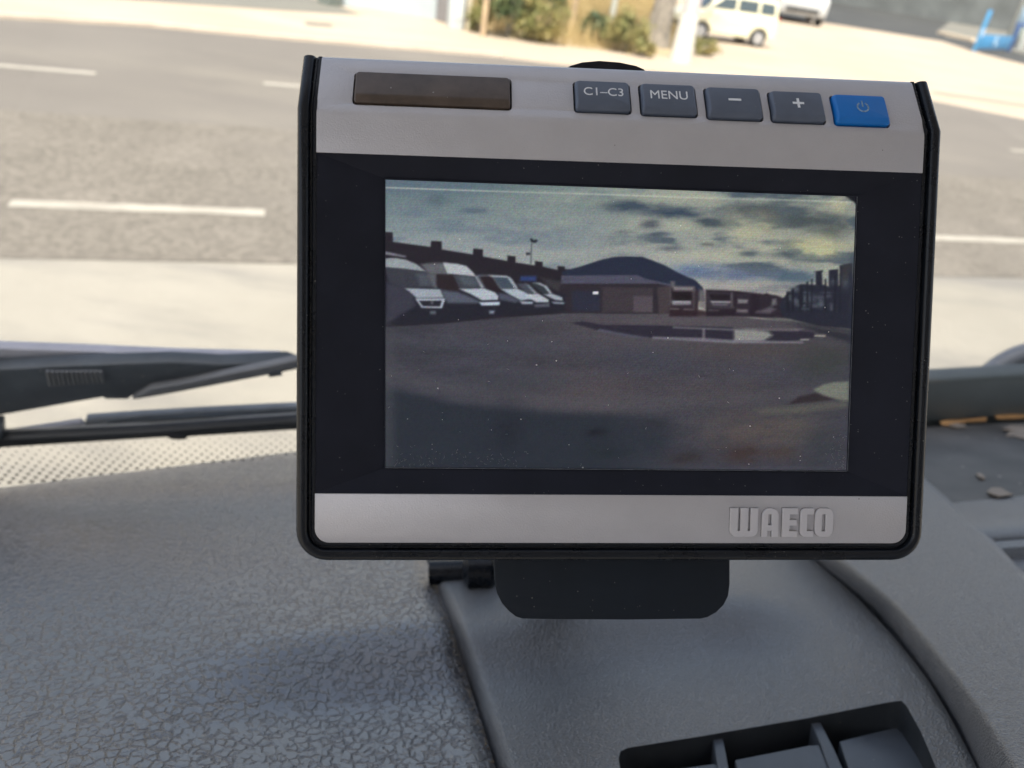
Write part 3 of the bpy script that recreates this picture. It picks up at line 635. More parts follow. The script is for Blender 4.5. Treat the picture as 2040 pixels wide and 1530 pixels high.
# raised rim at the foot of the windscreen, right side: wall + top
fw_ = D(1950, 833, .016)@V_-.002
def onV(px, py, f=fw_): return hit(px, py, V_, f)
bm = bmesh.new()
bot = [onV(1560, 868), onV(1842, 846), onV(2040, 836), onV(2500, 815)]; topw = [onV(1560, 775), onV(1842, 757), onV(2040, 745), onV(2500, 722)]
bot = [b-Z_*.01 for b in bot]; n_ = len(bot)
a = [bm.verts.new(p) for p in bot]; b = [bm.verts.new(p) for p in topw]; c = [bm.verts.new(p+V_*.020+Z_*.004) for p in topw]; d4 = [bm.verts.new(p+V_*.020-Z_*.05) for p in bot]
for q in ((a, b), (b, c), (c, d4), (d4, a)):
    for i in range(n_-1): bm.faces.new((q[0][i], q[0][i+1], q[1][i+1], q[1][i]))
bm.faces.new((a[0], b[0], c[0], d4[0])); bm.faces.new((a[-1], d4[-1], c[-1], b[-1]))
link('raised_rim', bm, M_rimwall, dash, bevel=.003)
# litter on the tray: dry leaves and grit, each its own thing
M_lf = simple('dry_leaf', (.50, .27, .10), .7, var=.25, scale=60); M_lf2 = simple('bleached_leaf', (.30, .25, .20), .7, var=.15, scale=60)
def leafbit(pts, h, m, label, name='dry_leaf', cat='leaf', group='dry leaf litter in the dashboard tray'):
    bm = bmesh.new(); P = [D(x, y, h) for x, y in pts]; c = sum(P)/len(P)+nD*.003
    cv = bm.verts.new(c); r = [bm.verts.new(p+nD*random.uniform(0, .003)) for p in P]; cb = bm.verts.new(c-nD*.0016); r2 = [bm.verts.new(np.array(v.co)-nD*.0012) for v in r]
    for i in range(len(r)):
        j = (i+1) % len(r); bm.faces.new((cv, r[i], r[j])); bm.faces.new((cb, r2[j], r2[i])); bm.faces.new((r[i], r2[i], r2[j], r[j]))
    o = link(name, bm, m, None, smooth=60); tag(o, label, cat, group)
leafbit([(1872, 843), (1885, 837), (1920, 835), (1950, 836), (1966, 833), (1965, 839), (1930, 841), (1890, 847), (1876, 849)], .0172, M_lf, 'long orange brown leaf strip lying against the rim nearest the monitor')
leafbit([(1981, 830), (2010, 827), (2022, 825), (2060, 826), (2060, 832), (2010, 834), (1984, 836)], .0172, M_lf, 'orange brown leaf strip against the rim at the right edge')
leafbit([(1890, 849), (1905, 846), (1922, 847), (1925, 852), (1905, 855), (1892, 853)], .0172, M_lf2, 'tiny pale leaf flake just below the orange strip')
leafbit([(1995, 857), (2015, 850), (2040, 852), (2050, 860), (2035, 864), (2060, 874), (2045, 877), (2020, 868), (2004, 868), (2012, 860)], .0172, M_lf2, 'curled bleached leaf at the right edge of the tray')
leafbit([(1966, 980), (1975, 975), (1992, 977), (2014, 986), (2018, 990), (1990, 994), (1972, 988)], .0172, M_lf2, 'pale oval leaf tucked behind the padded lip')
leafbit([(1944, 945), (1950, 943), (1956, 949), (1963, 951), (1961, 955), (1952, 954)], .0172, M_lf2, 'short curved white fibre in the middle of the tray', 'fibre', 'fibre', None)

# ------------------------------------------------------------------ the monitor
MM = np.array([[.98828879, .12691954, .08471535], [-.13462165, .46378308, .87566105], [.07184895, -.87681052, .47543773]]).T
# columns: local x (right), y (up), z (towards the viewer)
MT = np.array([.03313869, .22050141, -.10800899])
mon_mat = Matrix(((MM[0][0], MM[0][1], MM[0][2], MT[0]), (MM[1][0], MM[1][1], MM[1][2], MT[1]), (MM[2][0], MM[2][1], MM[2][2], MT[2]), (0, 0, 0, 1)))
base_l = Vector((0, -.110, -.03)); mon_mat = mon_mat @ Matrix.Translation(base_l)
mon = empty('dashboard_monitor', (0, 0, 0), 'silver and black reversing camera monitor on its bracket, showing a parked van yard', 'monitor')
mon.matrix_world = mon_mat; parent_mats[mon.name] = mon_mat
B_ = np.array(base_l)
def q3(x, y, z): return (x/1000-B_[0], y/1000-B_[1], z/1000-B_[2])     # millimetres on the face -> parent's coordinates
def Lp(px, py, zz=0):                           # photo pixel -> millimetres on the face plane z=zz
    d = ray(px, py); n = MM[:, 2]; c = (MT+n*zz/1000)@n; X = d*(c/(d@n)); return MM.T@(X-MT)*1000
YC, CS = 69.0, 8.0/17.1                          # crease height and chamfer slope
def zf(y): return 0 if y <= YC else -(y-YC)*CS
YB = -74.3; YT = 87.2
def mlink(name, bm, m, par=None, **k): return link(name, bm, m, par or mon, world=False, **k)
# housing
out_ = [(x, y) for x, y in rrect(-102.5, YB+2, 102.5, YT, .001, 1, rb=10)]
arcn = 8
def outline(x, yb, yt, r):                       # U path: left top -> bottom -> right top
    P = [(-x, yt), (-x, (yt+YC)/2), (-x, YC)]+[(-x, YC-(YC-yb-r)*k/6) for k in range(1, 7)]
    for k in range(1, arcn+1):
        a = math.radians(180+90*k/arcn); P.append((-x+r+r*math.cos(a), yb+r+r*math.sin(a)))
    P += [(-x+r+(2*x-2*r)*k/8, yb) for k in range(1, 8)]
    for k in range(0, arcn+1):
        a = math.radians(270+90*k/arcn); P.append((x-r+r*math.cos(a), yb+r+r*math.sin(a)))
    P += [(x, yb+r+(YC-yb-r)*k/6) for k in range(1, 7)]+[(x, (yt+YC)/2), (x, yt)]
    return P
bm = bmesh.new(); P = outline(103.0, YB+1.5, YT, 9.5); fr_ = [bm.verts.new(q3(x, y, zf(y)-(6.5 if y < YC+1 else 2.4))) for x, y in P]; bk = [bm.verts.new(q3(x*.985, y if y > YB+5 else y+1.5, -28)) for x, y in P]
for i in range(len(P)-1): bm.faces.new((fr_[i], bk[i], bk[i+1], fr_[i+1]))
bm.faces.new((fr_[-1], bk[-1], bk[0], fr_[0])); bm.faces.new(bk)
ic = [i for i, p_ in enumerate(P) if abs(p_[1]-YC) < 1e-6]; bm.faces.new(fr_[ic[0]:ic[1]+1]); bm.faces.new(fr_[:ic[0]+1]+fr_[ic[1]:])
mlink('housing', bm, M_black, bevel=.001)
# edge rim swept round three sides
def sweep(P, sec, name, m, par=None):
    bm = bmesh.new(); rows = []
    for i, (x, y) in enumerate(P):
        x0, y0 = P[max(i-1, 0)]; x1, y1 = P[min(i+1, len(P)-1)]; tx, ty = x1-x0, y1-y0; l = math.hypot(tx, ty); nx, ny = -ty/l, tx/l   # inward
        zz = zf(y); sy = 0
        rows.append([bm.verts.new(q3(x+nx*d, y+ny*d, zz+h)) for d, h in sec])
    for i in range(len(rows)-1):
        for k in range(len(sec)-1): bm.faces.new((rows[i][k], rows[i][k+1], rows[i+1][k+1], rows[i+1][k]))
        bm.faces.new((rows[i][-1], rows[i][0], rows[i+1][0], rows[i+1][-1]))
    bm.faces.new(rows[0][::-1]); bm.faces.new(rows[-1]); return mlink(name, bm, m, par, smooth=32)
sec = [(.9, -15), (.25, -9), (0, -2.2), (.12, -.9), (.5, .1), (1.1, .8), (1.9, 1.25), (2.8, 1.3), (3.5, .95), (3.9, .3), (4.15, -.9), (4.7, -.9), (4.9, -.1), (5.3, .30), (6.3, .30), (6.3, -3), (4, -15)]
sweep(outline(104.5, YB, YT+.6, 10), sec, 'edge_rim', M_rim)
# screen surround: four mitred slopes down to the glass
XO, YO0, YO1 = 98.3, Lp(900, 984)[1], 55.3
XI, YI0, YI1 = 76.7, -43.9, 47.3; ZS = -4.2
bm = bmesh.new()
o4 = [(-XO, YO0, .12), (XO, YO0, .12), (XO, YO1, .12), (-XO, YO1, .12)]; k4 = Lp(1700, 700, ZS)[0]-Lp(1700, 700, 0)[0]
i4 = [Lp(*q, ZS)[:2] for q in [(768, 930), (1686, 937), (1705, 392), (768, 358)]]
l4 = [(x, y, ZS+.25) for x, y in i4]; l5 = [(x+sx*.45, y+sy*.45, ZS+.25) for (x, y), (sx, sy) in zip(i4, [(-1, -1), (1, -1), (1, 1), (-1, 1)])]
vo = [bm.verts.new(q3(*p_)) for p_ in o4]
vs_ = [bm.verts.new(q3(x, y, ZS+.0)) for x, y, z in l5]; vl = [bm.verts.new(q3(x, y, z+.15)) for x, y, z in l5]; vi = [bm.verts.new(q3(x, y, z+.15)) for x, y, z in l4]; vd = [bm.verts.new(q3(x, y, ZS-1.5)) for x, y, z in l4]; vb = [bm.verts.new(q3(x, y, ZS-1.5)) for x, y, z in o4]
for u, v in ((vo, vs_), (vs_, vl), (vl, vi), (vi, vd), (vd, vb), (vb, vo)):
    for i in range(4): bm.faces.new((u[i], u[(i+1) % 4], v[(i+1) % 4], v[i]))
mlink('screen_surround', bm, M_bezel, smooth=10)
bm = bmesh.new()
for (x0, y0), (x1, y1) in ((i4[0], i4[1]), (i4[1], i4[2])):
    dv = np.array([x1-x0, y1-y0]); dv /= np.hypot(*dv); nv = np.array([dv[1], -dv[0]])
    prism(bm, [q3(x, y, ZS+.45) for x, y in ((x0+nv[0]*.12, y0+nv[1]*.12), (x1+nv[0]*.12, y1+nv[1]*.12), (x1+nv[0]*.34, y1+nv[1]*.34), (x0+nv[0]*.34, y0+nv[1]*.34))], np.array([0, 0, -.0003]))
mlink('lip_highlight', bm, simple('highlight_grey', (.10, .11, .13), .4, var=.5, scale=300), smooth=0)  # lighter strip painted in as the lip's highlight, bottom and right edges
# silver upper cover with openings for the keys
bm = bmesh.new(); XS = 98.25
pr = [(55.3, -1.2), (55.3, .42), (55.6, .5), (62, .5), (66.3, .5), (67.6, .42), (68.7, .15), (69.8, -.25), (71.2, -.8)]
zc = lambda y: .5-(y-YC)*CS+.05
pr += [(73, zc(73)), (80, zc(80)), (86.3, zc(86.3)), (87.2, zc(87.2)-.15), (87.9, zc(88)-.9), (88.1, -11), (88.1, -13), (86, -12.5), (72, -5.5), (68, -2.2)]
prism(bm, [q3(-XS, y, z) for y, z in pr], np.array([2*XS/1000, 0, 0]))
cover = mlink('upper_cover', bm, M_silver, smooth=0)
# chamfer frame
ce = np.array([0, 1, -CS]); ce /= np.linalg.norm(ce); cn = np.array([0, CS, 1.0]); cn /= np.linalg.norm(cn); c0_ = np.array([0, YC, .55])
def onC(px, py, h=0):                            # pixel -> (x, along chamfer) for a surface h mm above the chamfer
    d = ray(px, py); dl = MM.T@d; ol = MM.T@(-MT)*1000; c = (c0_+cn*h)
    k = ((c-ol)@cn)/(dl@cn); X = ol+dl*k; return X[0], (X-c)@ce
def C3(x, s, h): X = c0_+np.array([x, 0, 0])+ce*s+cn*h; return q3(*X)
keys = [('C1', [(1145, 162), (1253, 167), (1256, 221), (1147, 217)]), ('MENU', [(1276, 168), (1383, 173), (1389, 228), (1279, 224)]), ('-', [(1405, 175), (1513, 180), (1519, 236), (1412, 231)]),
        ('+', [(1532, 182), (1636, 188), (1645, 242), (1541, 237)]), ('P', [(1657, 189), (1763, 195), (1772, 248), (1667, 243)])]
win = [(708, 145), (1017, 156), (1016, 212), (705, 202)]
def rect_of(q, h):
    P = [onC(x, y, h) for x, y in q]; xs = [p_[0] for p_ in P]; ss = [p_[1] for p_ in P]
    return ((xs[0]+xs[3])/2, (ss[2]+ss[3])/2, (xs[1]+xs[2])/2, (ss[0]+ss[1])/2)
KR = [(k, rect_of(q, .8)) for k, q in keys]; WR = rect_of(win, .7)
hgt = np.mean([r[3]-r[1] for _, r in KR]); sb = np.mean([r[1] for _, r in KR])
print('keys', [tuple(round(v, 1) for v in r) for _, r in KR], 'win', WR)
bm = bmesh.new()
for r in [r for _, r in KR]+[WR]:
    g_ = .55; prism(bm, [C3(x, s, 3) for x, s in rrect(r[0]-g_, r[1]-g_, r[2]+g_, r[3]+g_, 1.3, 5)], np.array(C3(0, 0, -2.0))-np.array(C3(0, 0, 3)))
cut = mlink('cutter', bm, None, smooth=0); bo = cover.modifiers.new('b', 'BOOLEAN'); bo.object = cut; bo.operation = 'DIFFERENCE'; bo.solver = 'EXACT'
bpy.context.view_layer.update(); bake(cover); bpy.data.objects.remove(cut)
bv = cover.modifiers.new('v', 'BEVEL'); bv.width = .00035; bv.segments = 3; bv.limit_method = 'ANGLE'; bv.angle_limit = math.radians(50); bake(cover); sharpen(cover.data, 35)
bm = bmesh.new(); prism(bm, [C3(x, s, -1.6) for x, s in ((-96, 1.2), (96, 1.2), (96, 17), (-96, 17))], np.array(C3(0, 0, -2.4))-np.array(C3(0, 0, -1.6))); mlink('key_backing', bm, M_dark, smooth=0)
def key(name, r, m, hh=1.7, rad=.9, ins=.75, front=1.6):
    bm = bmesh.new(); rings = []
    for lev, i_, f_ in ((-1.5, 0, 0), (hh-1.0, 0, 0), (hh-.35, ins*.45, front*.55), (hh, ins, front)):
        rings.append([bm.verts.new(C3(x, s, lev)) for x, s in rrect(r[0]+i_, r[1]+f_, r[2]-i_, r[3]-i_*.7, rad, 5)])
    nn_ = len(rings[0])
    for a_, b_ in zip(rings, rings[1:]):
        for i in range(nn_): bm.faces.new((a_[i], a_[(i+1) % nn_], b_[(i+1) % nn_], b_[i]))
    bm.faces.new(rings[-1]); bm.faces.new(rings[0][::-1])
    return mlink(name, bm, m, bevel=.0002, smooth=25)
def text_mesh(s, size, bold=0):
    cu = bpy.data.curves.new('t', 'FONT'); cu.body = s; cu.size = size; cu.align_x = 'CENTER'; cu.align_y = 'CENTER'; cu.extrude = .00004; cu.offset = bold; cu.resolution_u = 6
    ob = bpy.data.objects.new('t', cu); COL.objects.link(ob); dg = bpy.context.evaluated_depsgraph_get(); dg.update()
    me = bpy.data.meshes.new_from_object(ob.evaluated_get(dg)); bpy.data.objects.remove(ob); return me
def place_text(name, s, size, x, sc_, h, m, par, wd=None, bold=0):
    me = text_mesh(s, size, bold); bm = bmesh.new(); bm.from_mesh(me)
    xs = [v.co.x for v in bm.verts]; k = (wd/1000)/(max(xs)-min(xs)) if wd else 1
    for v in bm.verts:
        v.co = Vector(C3(x+(v.co.x-(max(xs)+min(xs))/2)*k*1000, sc_+v.co.y*1000, h+v.co.z*1000+.04))
    return mlink(name, bm, m, par, smooth=0, fix=False)
HT = 1.75
for k, r in KR:
    dy = (sb-r[1]); ko = key('push_button', r, M_blue if k == 'P' else M_button, HT)
    cx_, cy_ = (r[0]+r[2])/2, (r[1]+1.6+r[3]-.5)/2
    if k == 'C1': place_text('lettering', 'C1–C3', .0045, cx_+.2, cy_+.2, HT, M_ink, ko, 12.8, 0); ko['label'] = 'grey push button reading C1-C3'
    elif k == 'MENU': place_text('lettering', 'MENU', .0048, cx_, cy_+.2, HT, M_ink, ko, 12.2, 0); ko['label'] = 'grey push button reading MENU'
    elif k in '-+':
        bm = bmesh.new(); z0 = np.array(C3(0, 0, HT+.08))-np.array(C3(0, 0, HT+.01))
        prism(bm, [C3(x, s, HT+.01) for x, s in rrect(cx_-2.1, cy_-.42, cx_+2.1, cy_+.42, .12, 2)], z0)
        if k == '+':
            bm.free(); bm = bmesh.new(); a_, b_ = .42, 1.9
            prism(bm, [C3(cx_+x, cy_+s, HT+.01) for x, s in [(a_, a_), (a_, b_), (-a_, b_), (-a_, a_), (-b_, a_), (-b_, -a_), (-a_, -a_), (-a_, -b_), (a_, -b_), (a_, -a_), (b_, -a_), (b_, a_)]], z0)
        mlink('symbol', bm, M_ink, ko, smooth=0); ko['label'] = 'grey push button with a %s sign' % ('plus' if k == '+' else 'minus')
    else:
        bm = bmesh.new(); angs = [math.radians(90+32+(360-64)*i/24) for i in range(25)]
        oo = [bm.verts.new(C3(cx_+.3+2.1*math.cos(a_), cy_-.3+2.1*math.sin(a_), HT+.05)) for a_ in angs]; ii = [bm.verts.new(C3(cx_+.3+1.55*math.cos(a_), cy_-.3+1.55*math.sin(a_), HT+.05)) for a_ in angs]
        for i in range(24): bm.faces.new((oo[i], oo[i+1], ii[i+1], ii[i]))
        bm.faces.new([bm.verts.new(C3(cx_+.3+x, cy_-.3+s, HT+.05)) for x, s in ((-.25, .1), (.25, .1), (.25, 2.6), (-.25, 2.6))])
        mlink('symbol', bm, M_inkworn, ko, smooth=0, fix=False); ko['label'] = 'bright blue push button with a worn power symbol'
wo = key('sensor_window', WR, M_brown, 1.4, .9, .5, 1.9); wo['label'] = 'long brown smoked sensor window'
# silver lower strip
bm = bmesh.new(); yy1 = YO0; prism(bm, [q3(x, y, -.8) for x, y in rrect(-XS, -68.1, XS, yy1, .15, 7, rb=4.6)], np.array([0, 0, .0013])); mlink('lower_strip', bm, M_silver, bevel=.0003)
# raised maker's lettering, traced as block letters in a 0..1 high box
def arcpts(cx, cy, r, a0, a1, n=6): return [(cx+r*math.cos(math.radians(a0+(a1-a0)*i/n)), cy+r*math.sin(math.radians(a0+(a1-a0)*i/n))) for i in range(n+1)]
LET = {
 'W': ([[(0, 440)]+[(118, 440), (118, 92), (158, 92), (158, 440), (276, 440), (276, 92), (316, 92), (316, 440), (434, 440)]+arcpts(334, 100, 100, 0, -90)+[(235, 0), (217, 8), (199, 0)]+arcpts(100, 100, 100, -90, -180)[:-1]+[(0, 100)]], 0),
 'A': ([[(0, 0), (88, 0), (88, 92), (160, 92), (160, 0), (258, 0)]+arcpts(138, 320, 120, 0, 90)+arcpts(120, 320, 120, 90, 180)[0:]+[(0, 300)], [(94, 180), (94, 345), (150, 345), (150, 180)]], 500),
 'E': ([[(0, 0), (238, 0), (238, 88), (112, 88), (112, 172), (228, 172), (228, 262), (112, 262), (112, 348), (238, 348), (238, 440), (0, 440)]], 820),
 'C': ([[(208, 88), (104, 88), (104, 348), (208, 348), (208, 440)]+arcpts(80, 360, 80, 90, 180)+arcpts(80, 80, 80, 180, 270)+[(208, 0)]], 1105),
 'O': ([arcpts(180, 340, 100, 0, 90)+arcpts(100, 340, 100, 90, 180)+arcpts(100, 100, 100, 180, 270)+arcpts(180, 100, 100, 270, 360), [(104, 88), (104, 348), (164, 348), (164, 88)]], 1340)}
p0 = Lp(1452, 1068, .5); p1 = Lp(1658, 1011, .5); kx = (p1[0]-p0[0])/1620; ky = (Lp(1452, 1011, .5)[1]-p0[1])/440
cu = bpy.data.curves.new('l', 'CURVE'); cu.dimensions = '2D'; cu.fill_mode = 'BOTH'; cu.extrude = .00065; cu.bevel_depth = .00015; cu.bevel_resolution = 2; cu.offset = -.00015
for key_, (loops, ox) in LET.items():
    for lp in loops:
        cl = []
        for pt in lp:
            if not cl or math.hypot(pt[0]-cl[-1][0], pt[1]-cl[-1][1]) > 3: cl.append(pt)
        sp = cu.splines.new('POLY'); sp.points.add(len(cl)-1); sp.use_cyclic_u = True
        for i, (x, y) in enumerate(cl): sp.points[i].co = ((p0[0]+(x+ox)*kx)/1000, (p0[1]+y*ky)/1000, 0, 1)
ob = bpy.data.objects.new('t', cu); COL.objects.link(ob); dg = bpy.context.evaluated_depsgraph_get(); dg.update(); me = bpy.data.meshes.new_from_object(ob.evaluated_get(dg)); bpy.data.objects.remove(ob)
bm = bmesh.new(); bm.from_mesh(me)
for v in bm.verts: v.co = Vector(q3(v.co.x*1000, v.co.y*1000, v.co.z*1000+.75))
lt_ = mlink('raised_lettering', bm, simple('lightened_silver', (.66, .65, .68), .34, metal=.4, var=.03), smooth=25, fix=False)  # lighter silver stands in for the bright rims of the letters
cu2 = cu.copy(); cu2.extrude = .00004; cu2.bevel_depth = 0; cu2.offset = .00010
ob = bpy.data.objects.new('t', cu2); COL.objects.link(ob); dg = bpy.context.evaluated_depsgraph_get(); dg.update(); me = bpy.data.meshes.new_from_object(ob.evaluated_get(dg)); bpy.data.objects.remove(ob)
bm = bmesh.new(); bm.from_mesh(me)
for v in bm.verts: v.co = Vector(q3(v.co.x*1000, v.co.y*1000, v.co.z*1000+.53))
mlink('grime_shade_outline', bm, simple('grime_and_shade', (.16, .15, .145), .8, var=.5, scale=900), lt_, smooth=0, fix=False)  # dark backing paints edge shade round the letters, with some real dirt
# knob and tab behind the top edge, bracket below
bm = bmesh.new()
kp = [Lp(x, y, -16)[:2] for x, y in [(1120, 160), (1126, 138), (1136, 129), (1160, 122), (1195, 119), (1235, 122), (1268, 129), (1284, 136), (1296, 150), (1300, 170)]]
prism(bm, [q3(x, y, -16) for x, y in kp], np.array([0, 0, -.012])); mlink('clamp_knob', bm, M_rim, bevel=.001)
bz = -17
bp = []
for (x, y) in [(985, 1090), (984, 1130), (985, 1160), (990, 1183), (1000, 1203), (1014, 1219), (1028, 1230), (1042, 1234), (1100, 1235), (1250, 1236), (1396, 1234), (1410, 1231), (1428, 1221), (1443, 1206), (1452, 1188), (1455, 1165), (1455, 1130), (1455, 1090)]: bp.append(Lp(x, y, bz)[:2])
bm = bmesh.new(); prism(bm, [q3(x, y, bz) for x, y in bp], np.array([0, 0, -.004])); mlink('bracket_plate', bm, M_bracket, bevel=.0008)
# arm from the plate back down to a foot on the dash
foot = D(1120, 1136, .008); inv = mon_mat.inverted()
bm = bmesh.new(); b0 = mon_mat@Vector(q3(0, -75, -24)); b0 = np.array(b0)
tube(bm, [b0, b0+(foot-b0)*.5+Z_*.01, foot], [.016, .014, .018], 16); link('support_arm', bm, M_bracket, mon, smooth=50)
bm = bmesh.new(); fa, fb = D(856, 1141, .004), D(1120, 1132, .010); tube(bm, [fa, fb], [.0085, .0085], 14)
link('foot_bar', bm, M_rim, mon, smooth=50)
bm = bmesh.new(); ka, kb = D(922, 1137, .012), D(990, 1137, .012); tube(bm, [ka, ka+(kb-ka)*.15, ka+(kb-ka)*.8, kb], [.006, .0125, .0125, .006], 16); link('foot_knob', bm, M_rim, mon, smooth=50)

# ------------------------------------------------------------------ the picture on the screen
NX, NY = 500, 300
c4 = i4                                           # bl, br, tr, tl in face millimetres
uu, vv = np.meshgrid(np.linspace(0, 1, NX), np.linspace(0, 1, NY))
def bil(k): return (c4[0][k]*(1-uu)+c4[1][k]*uu)*(1-vv)+(c4[3][k]*(1-uu)+c4[2][k]*uu)*vv
LX, LY = bil(0), bil(1)
X3 = MT[None, None, :]+(LX[..., None]*MM[:, 0]+LY[..., None]*MM[:, 1]+ZS*MM[:, 2])/1000
dd_ = X3@F_; PX = CX+FP*(X3@R_)/dd_; PY = CY-FP*(X3@U_)/dd_
def vnoise(sx, sy, seed, X=PX, Y=PY):
    r = np.random.default_rng(seed).random((64, 64)); x = X/sx; y = Y/sy; xi = np.floor(x).astype(int); yi = np.floor(y).astype(int); fx = x-xi; fy = y-yi
    fx = fx*fx*(3-2*fx); fy = fy*fy*(3-2*fy); g = lambda a, b: r[b % 64, a % 64]
    return (g(xi, yi)*(1-fx)+g(xi+1, yi)*fx)*(1-fy)+(g(xi, yi+1)*(1-fx)+g(xi+1, yi+1)*fx)*fy
def fbm(sx, sy, seed, o=5): return sum(vnoise(sx/2**k, sy/2**k, seed+k)*.5**k for k in range(o))/sum(.5**k for k in range(o))
IMG = np.zeros((NY, NX, 3))
def sst(x, a, b): t_ = np.clip((x-a)/(b-a), 0, 1); return t_*t_*(3-2*t_)
def over(c, a): 
    global IMG
    IMG = IMG*(1-a[..., None])+np.array(c, float)*a[..., None]
def blob(cx, cy, rx, ry, c, k=1.0, wob=.35, seed=3):
    d = ((PX-cx)/rx)**2+((PY-cy)/ry)**2+wob*(fbm(30, 10, seed)-.5)*4
    over(c, k*np.exp(-np.maximum(d, 0)*1.2))
def poly(pts, c, soft=2.0, k=1.0, sc=None):
    P = [(760+x/4.25, 350+y/4.25) if sc == 'a' else ((1230+x/4.25, 350+y/4.25) if sc == 'b' else ((x, y))) for x, y in pts]
    d = np.full(PX.shape, 1e9); ins = np.zeros(PX.shape, bool); n_ = len(P)
    for i in range(n_):
        x0, y0 = P[i]; x1, y1 = P[(i+1) % n_]; ex_, ey_ = x1-x0, y1-y0; l2 = ex_*ex_+ey_*ey_+1e-9
        t_ = np.clip(((PX-x0)*ex_+(PY-y0)*ey_)/l2, 0, 1); d = np.minimum(d, np.hypot(PX-x0-t_*ex_, PY-y0-t_*ey_))
        cnd = ((y0 > PY) != (y1 > PY)) & (PX < ex_*(PY-y0)/(ey_ if abs(ey_) > 1e-9 else 1e-9)+x0); ins ^= cnd
    sd_ = np.where(ins, -d, d); over(c, k*np.clip(.5-sd_/soft, 0, 1))
# sky
ty = sst(PY, 360, 560); tx = sst(PX, 800, 1650)
IMG[:] = np.array([104, 122, 128])
over((134, 142, 144), sst(PY, 380, 520)*.9); over((142, 144, 130), tx*.75)
over((92, 112, 122), .75*(1-sst(PY, 362, 402)))
f1 = fbm(150, 34, 11); f2 = fbm(60, 16, 23)
over((158, 160, 140), tx*sst(f1, .50, .72)*.8)
over((72, 88, 104), sst(PX, 1150, 1350)*sst(f1*.65+f2*.35, .52, .38)*.75)
over((96, 112, 128), (1-sst(PX, 1050, 1250))*sst(f1, .55, .35)*.5)
for b_ in [(870, 400, 22, 12, (84, 102, 112), .6), (945, 420, 30, 7, (80, 96, 118), .5), (1250, 410, 55, 12, (64, 80, 98), .85), (1355, 422, 70, 14, (62, 78, 98), .95), (1420, 443, 40, 12, (60, 74, 90), .8), (1296, 448, 22, 10, (84, 92, 104), .8), (1308, 467, 18, 4, (74, 84, 98), .8), (1245, 462, 20, 4, (96, 102, 106), .7), (1335, 495, 26, 6, (78, 88, 100), .8), (1412, 487, 18, 4, (88, 92, 94), .8), (1490, 505, 26, 7, (80, 94, 104), .8), (1560, 508, 40, 6, (70, 84, 96), .8), (1655, 504, 12, 4, (66, 72, 74), .9),
           (1530, 435, 20, 25, (92, 96, 92), .6), (1600, 440, 70, 22, (78, 88, 92), .85), (1660, 455, 40, 35, (82, 92, 92), .7), (1490, 420, 50, 16, (88, 94, 96), .7), (1600, 400, 60, 10, (96, 110, 108), .7), (1590, 485, 30, 9, (88, 94, 88), .6)]:
    blob(*b_[:4], b_[4], b_[5])
blob(1500, 455, 60, 30, (156, 156, 130), .7); blob(1630, 492, 55, 22, (166, 166, 130), .95, .5); blob(1672, 405, 18, 18, (160, 160, 130), .9); blob(1300, 520, 90, 24, (150, 150, 146), .5)
blob(1390, 540, 60, 14, (96, 118, 150), .8); blob(1480, 548, 110, 13, (102, 114, 138), .9); blob(1590, 552, 60, 16, (84, 104, 120), .9)
over((152, 146, 142), .85*sst(PY-(566+(PX-1400)*.02), -16, 4)*sst(PX, 1340, 1420)*(.6+.8*(fbm(60, 5, 77)-.4)))
over((176, 180, 165), .8*np.exp(-((PY-(374+(PX-770)*.0312))/1.0)**2))
mS = np.array([118., 126., 126.]); IMG[:] = mS+(IMG-mS)*1.22
# ground of the yard
gy = PY > 560
g_ = sst(PY-np.interp(PX, [768, 890, 985, 1100, 1240, 1420, 1480, 1560, 1600, 1700], [648, 642, 632, 625, 623, 630, 632, 640, 650, 668]), -2, 2)
base = np.array([63, 63, 75])+np.zeros_like(IMG)
n3 = fbm(90, 14, 5); n4 = fbm(14, 4, 9)
base = base*(.86+.28*n3[..., None])*(.93+.14*n4[..., None])
wm = np.exp(-(((PX-1380)/330)**2+((PY-650)/60)**2)); base = base*(1-.55*wm[..., None])+np.array([104, 92, 96])*.55*wm[..., None]
wm = np.exp(-(((PX-1180)/120)**2+((PY-780)/55)**2)); base = base*(1-.6*wm[..., None])+np.array([92, 80, 84])*.6*wm[..., None]
IMG = IMG*(1-g_[..., None])+base*g_[..., None]
for b_ in [(1500, 700, 190, 24, (82, 72, 72), .6), (1290, 715, 110, 28, (64, 68, 84), .6), (1420, 780, 170, 40, (84, 76, 80), .6), (1640, 720, 60, 40, (60, 64, 64), .8), (1000, 690, 140, 14, (72, 76, 90), .5), (1030, 760, 150, 18, (66, 68, 78), .6)]: blob(*b_[:4], b_[4], b_[5])
over((84, 82, 90), .45*np.exp(-((PY-np.interp(PX, [768, 900, 1100, 1300, 1500, 1690], [742, 775, 800, 808, 798, 770]))/16)**2))
over((40, 42, 54), .35*np.exp(-((PX-768)/60)**2-((PY-930)/60)**2))
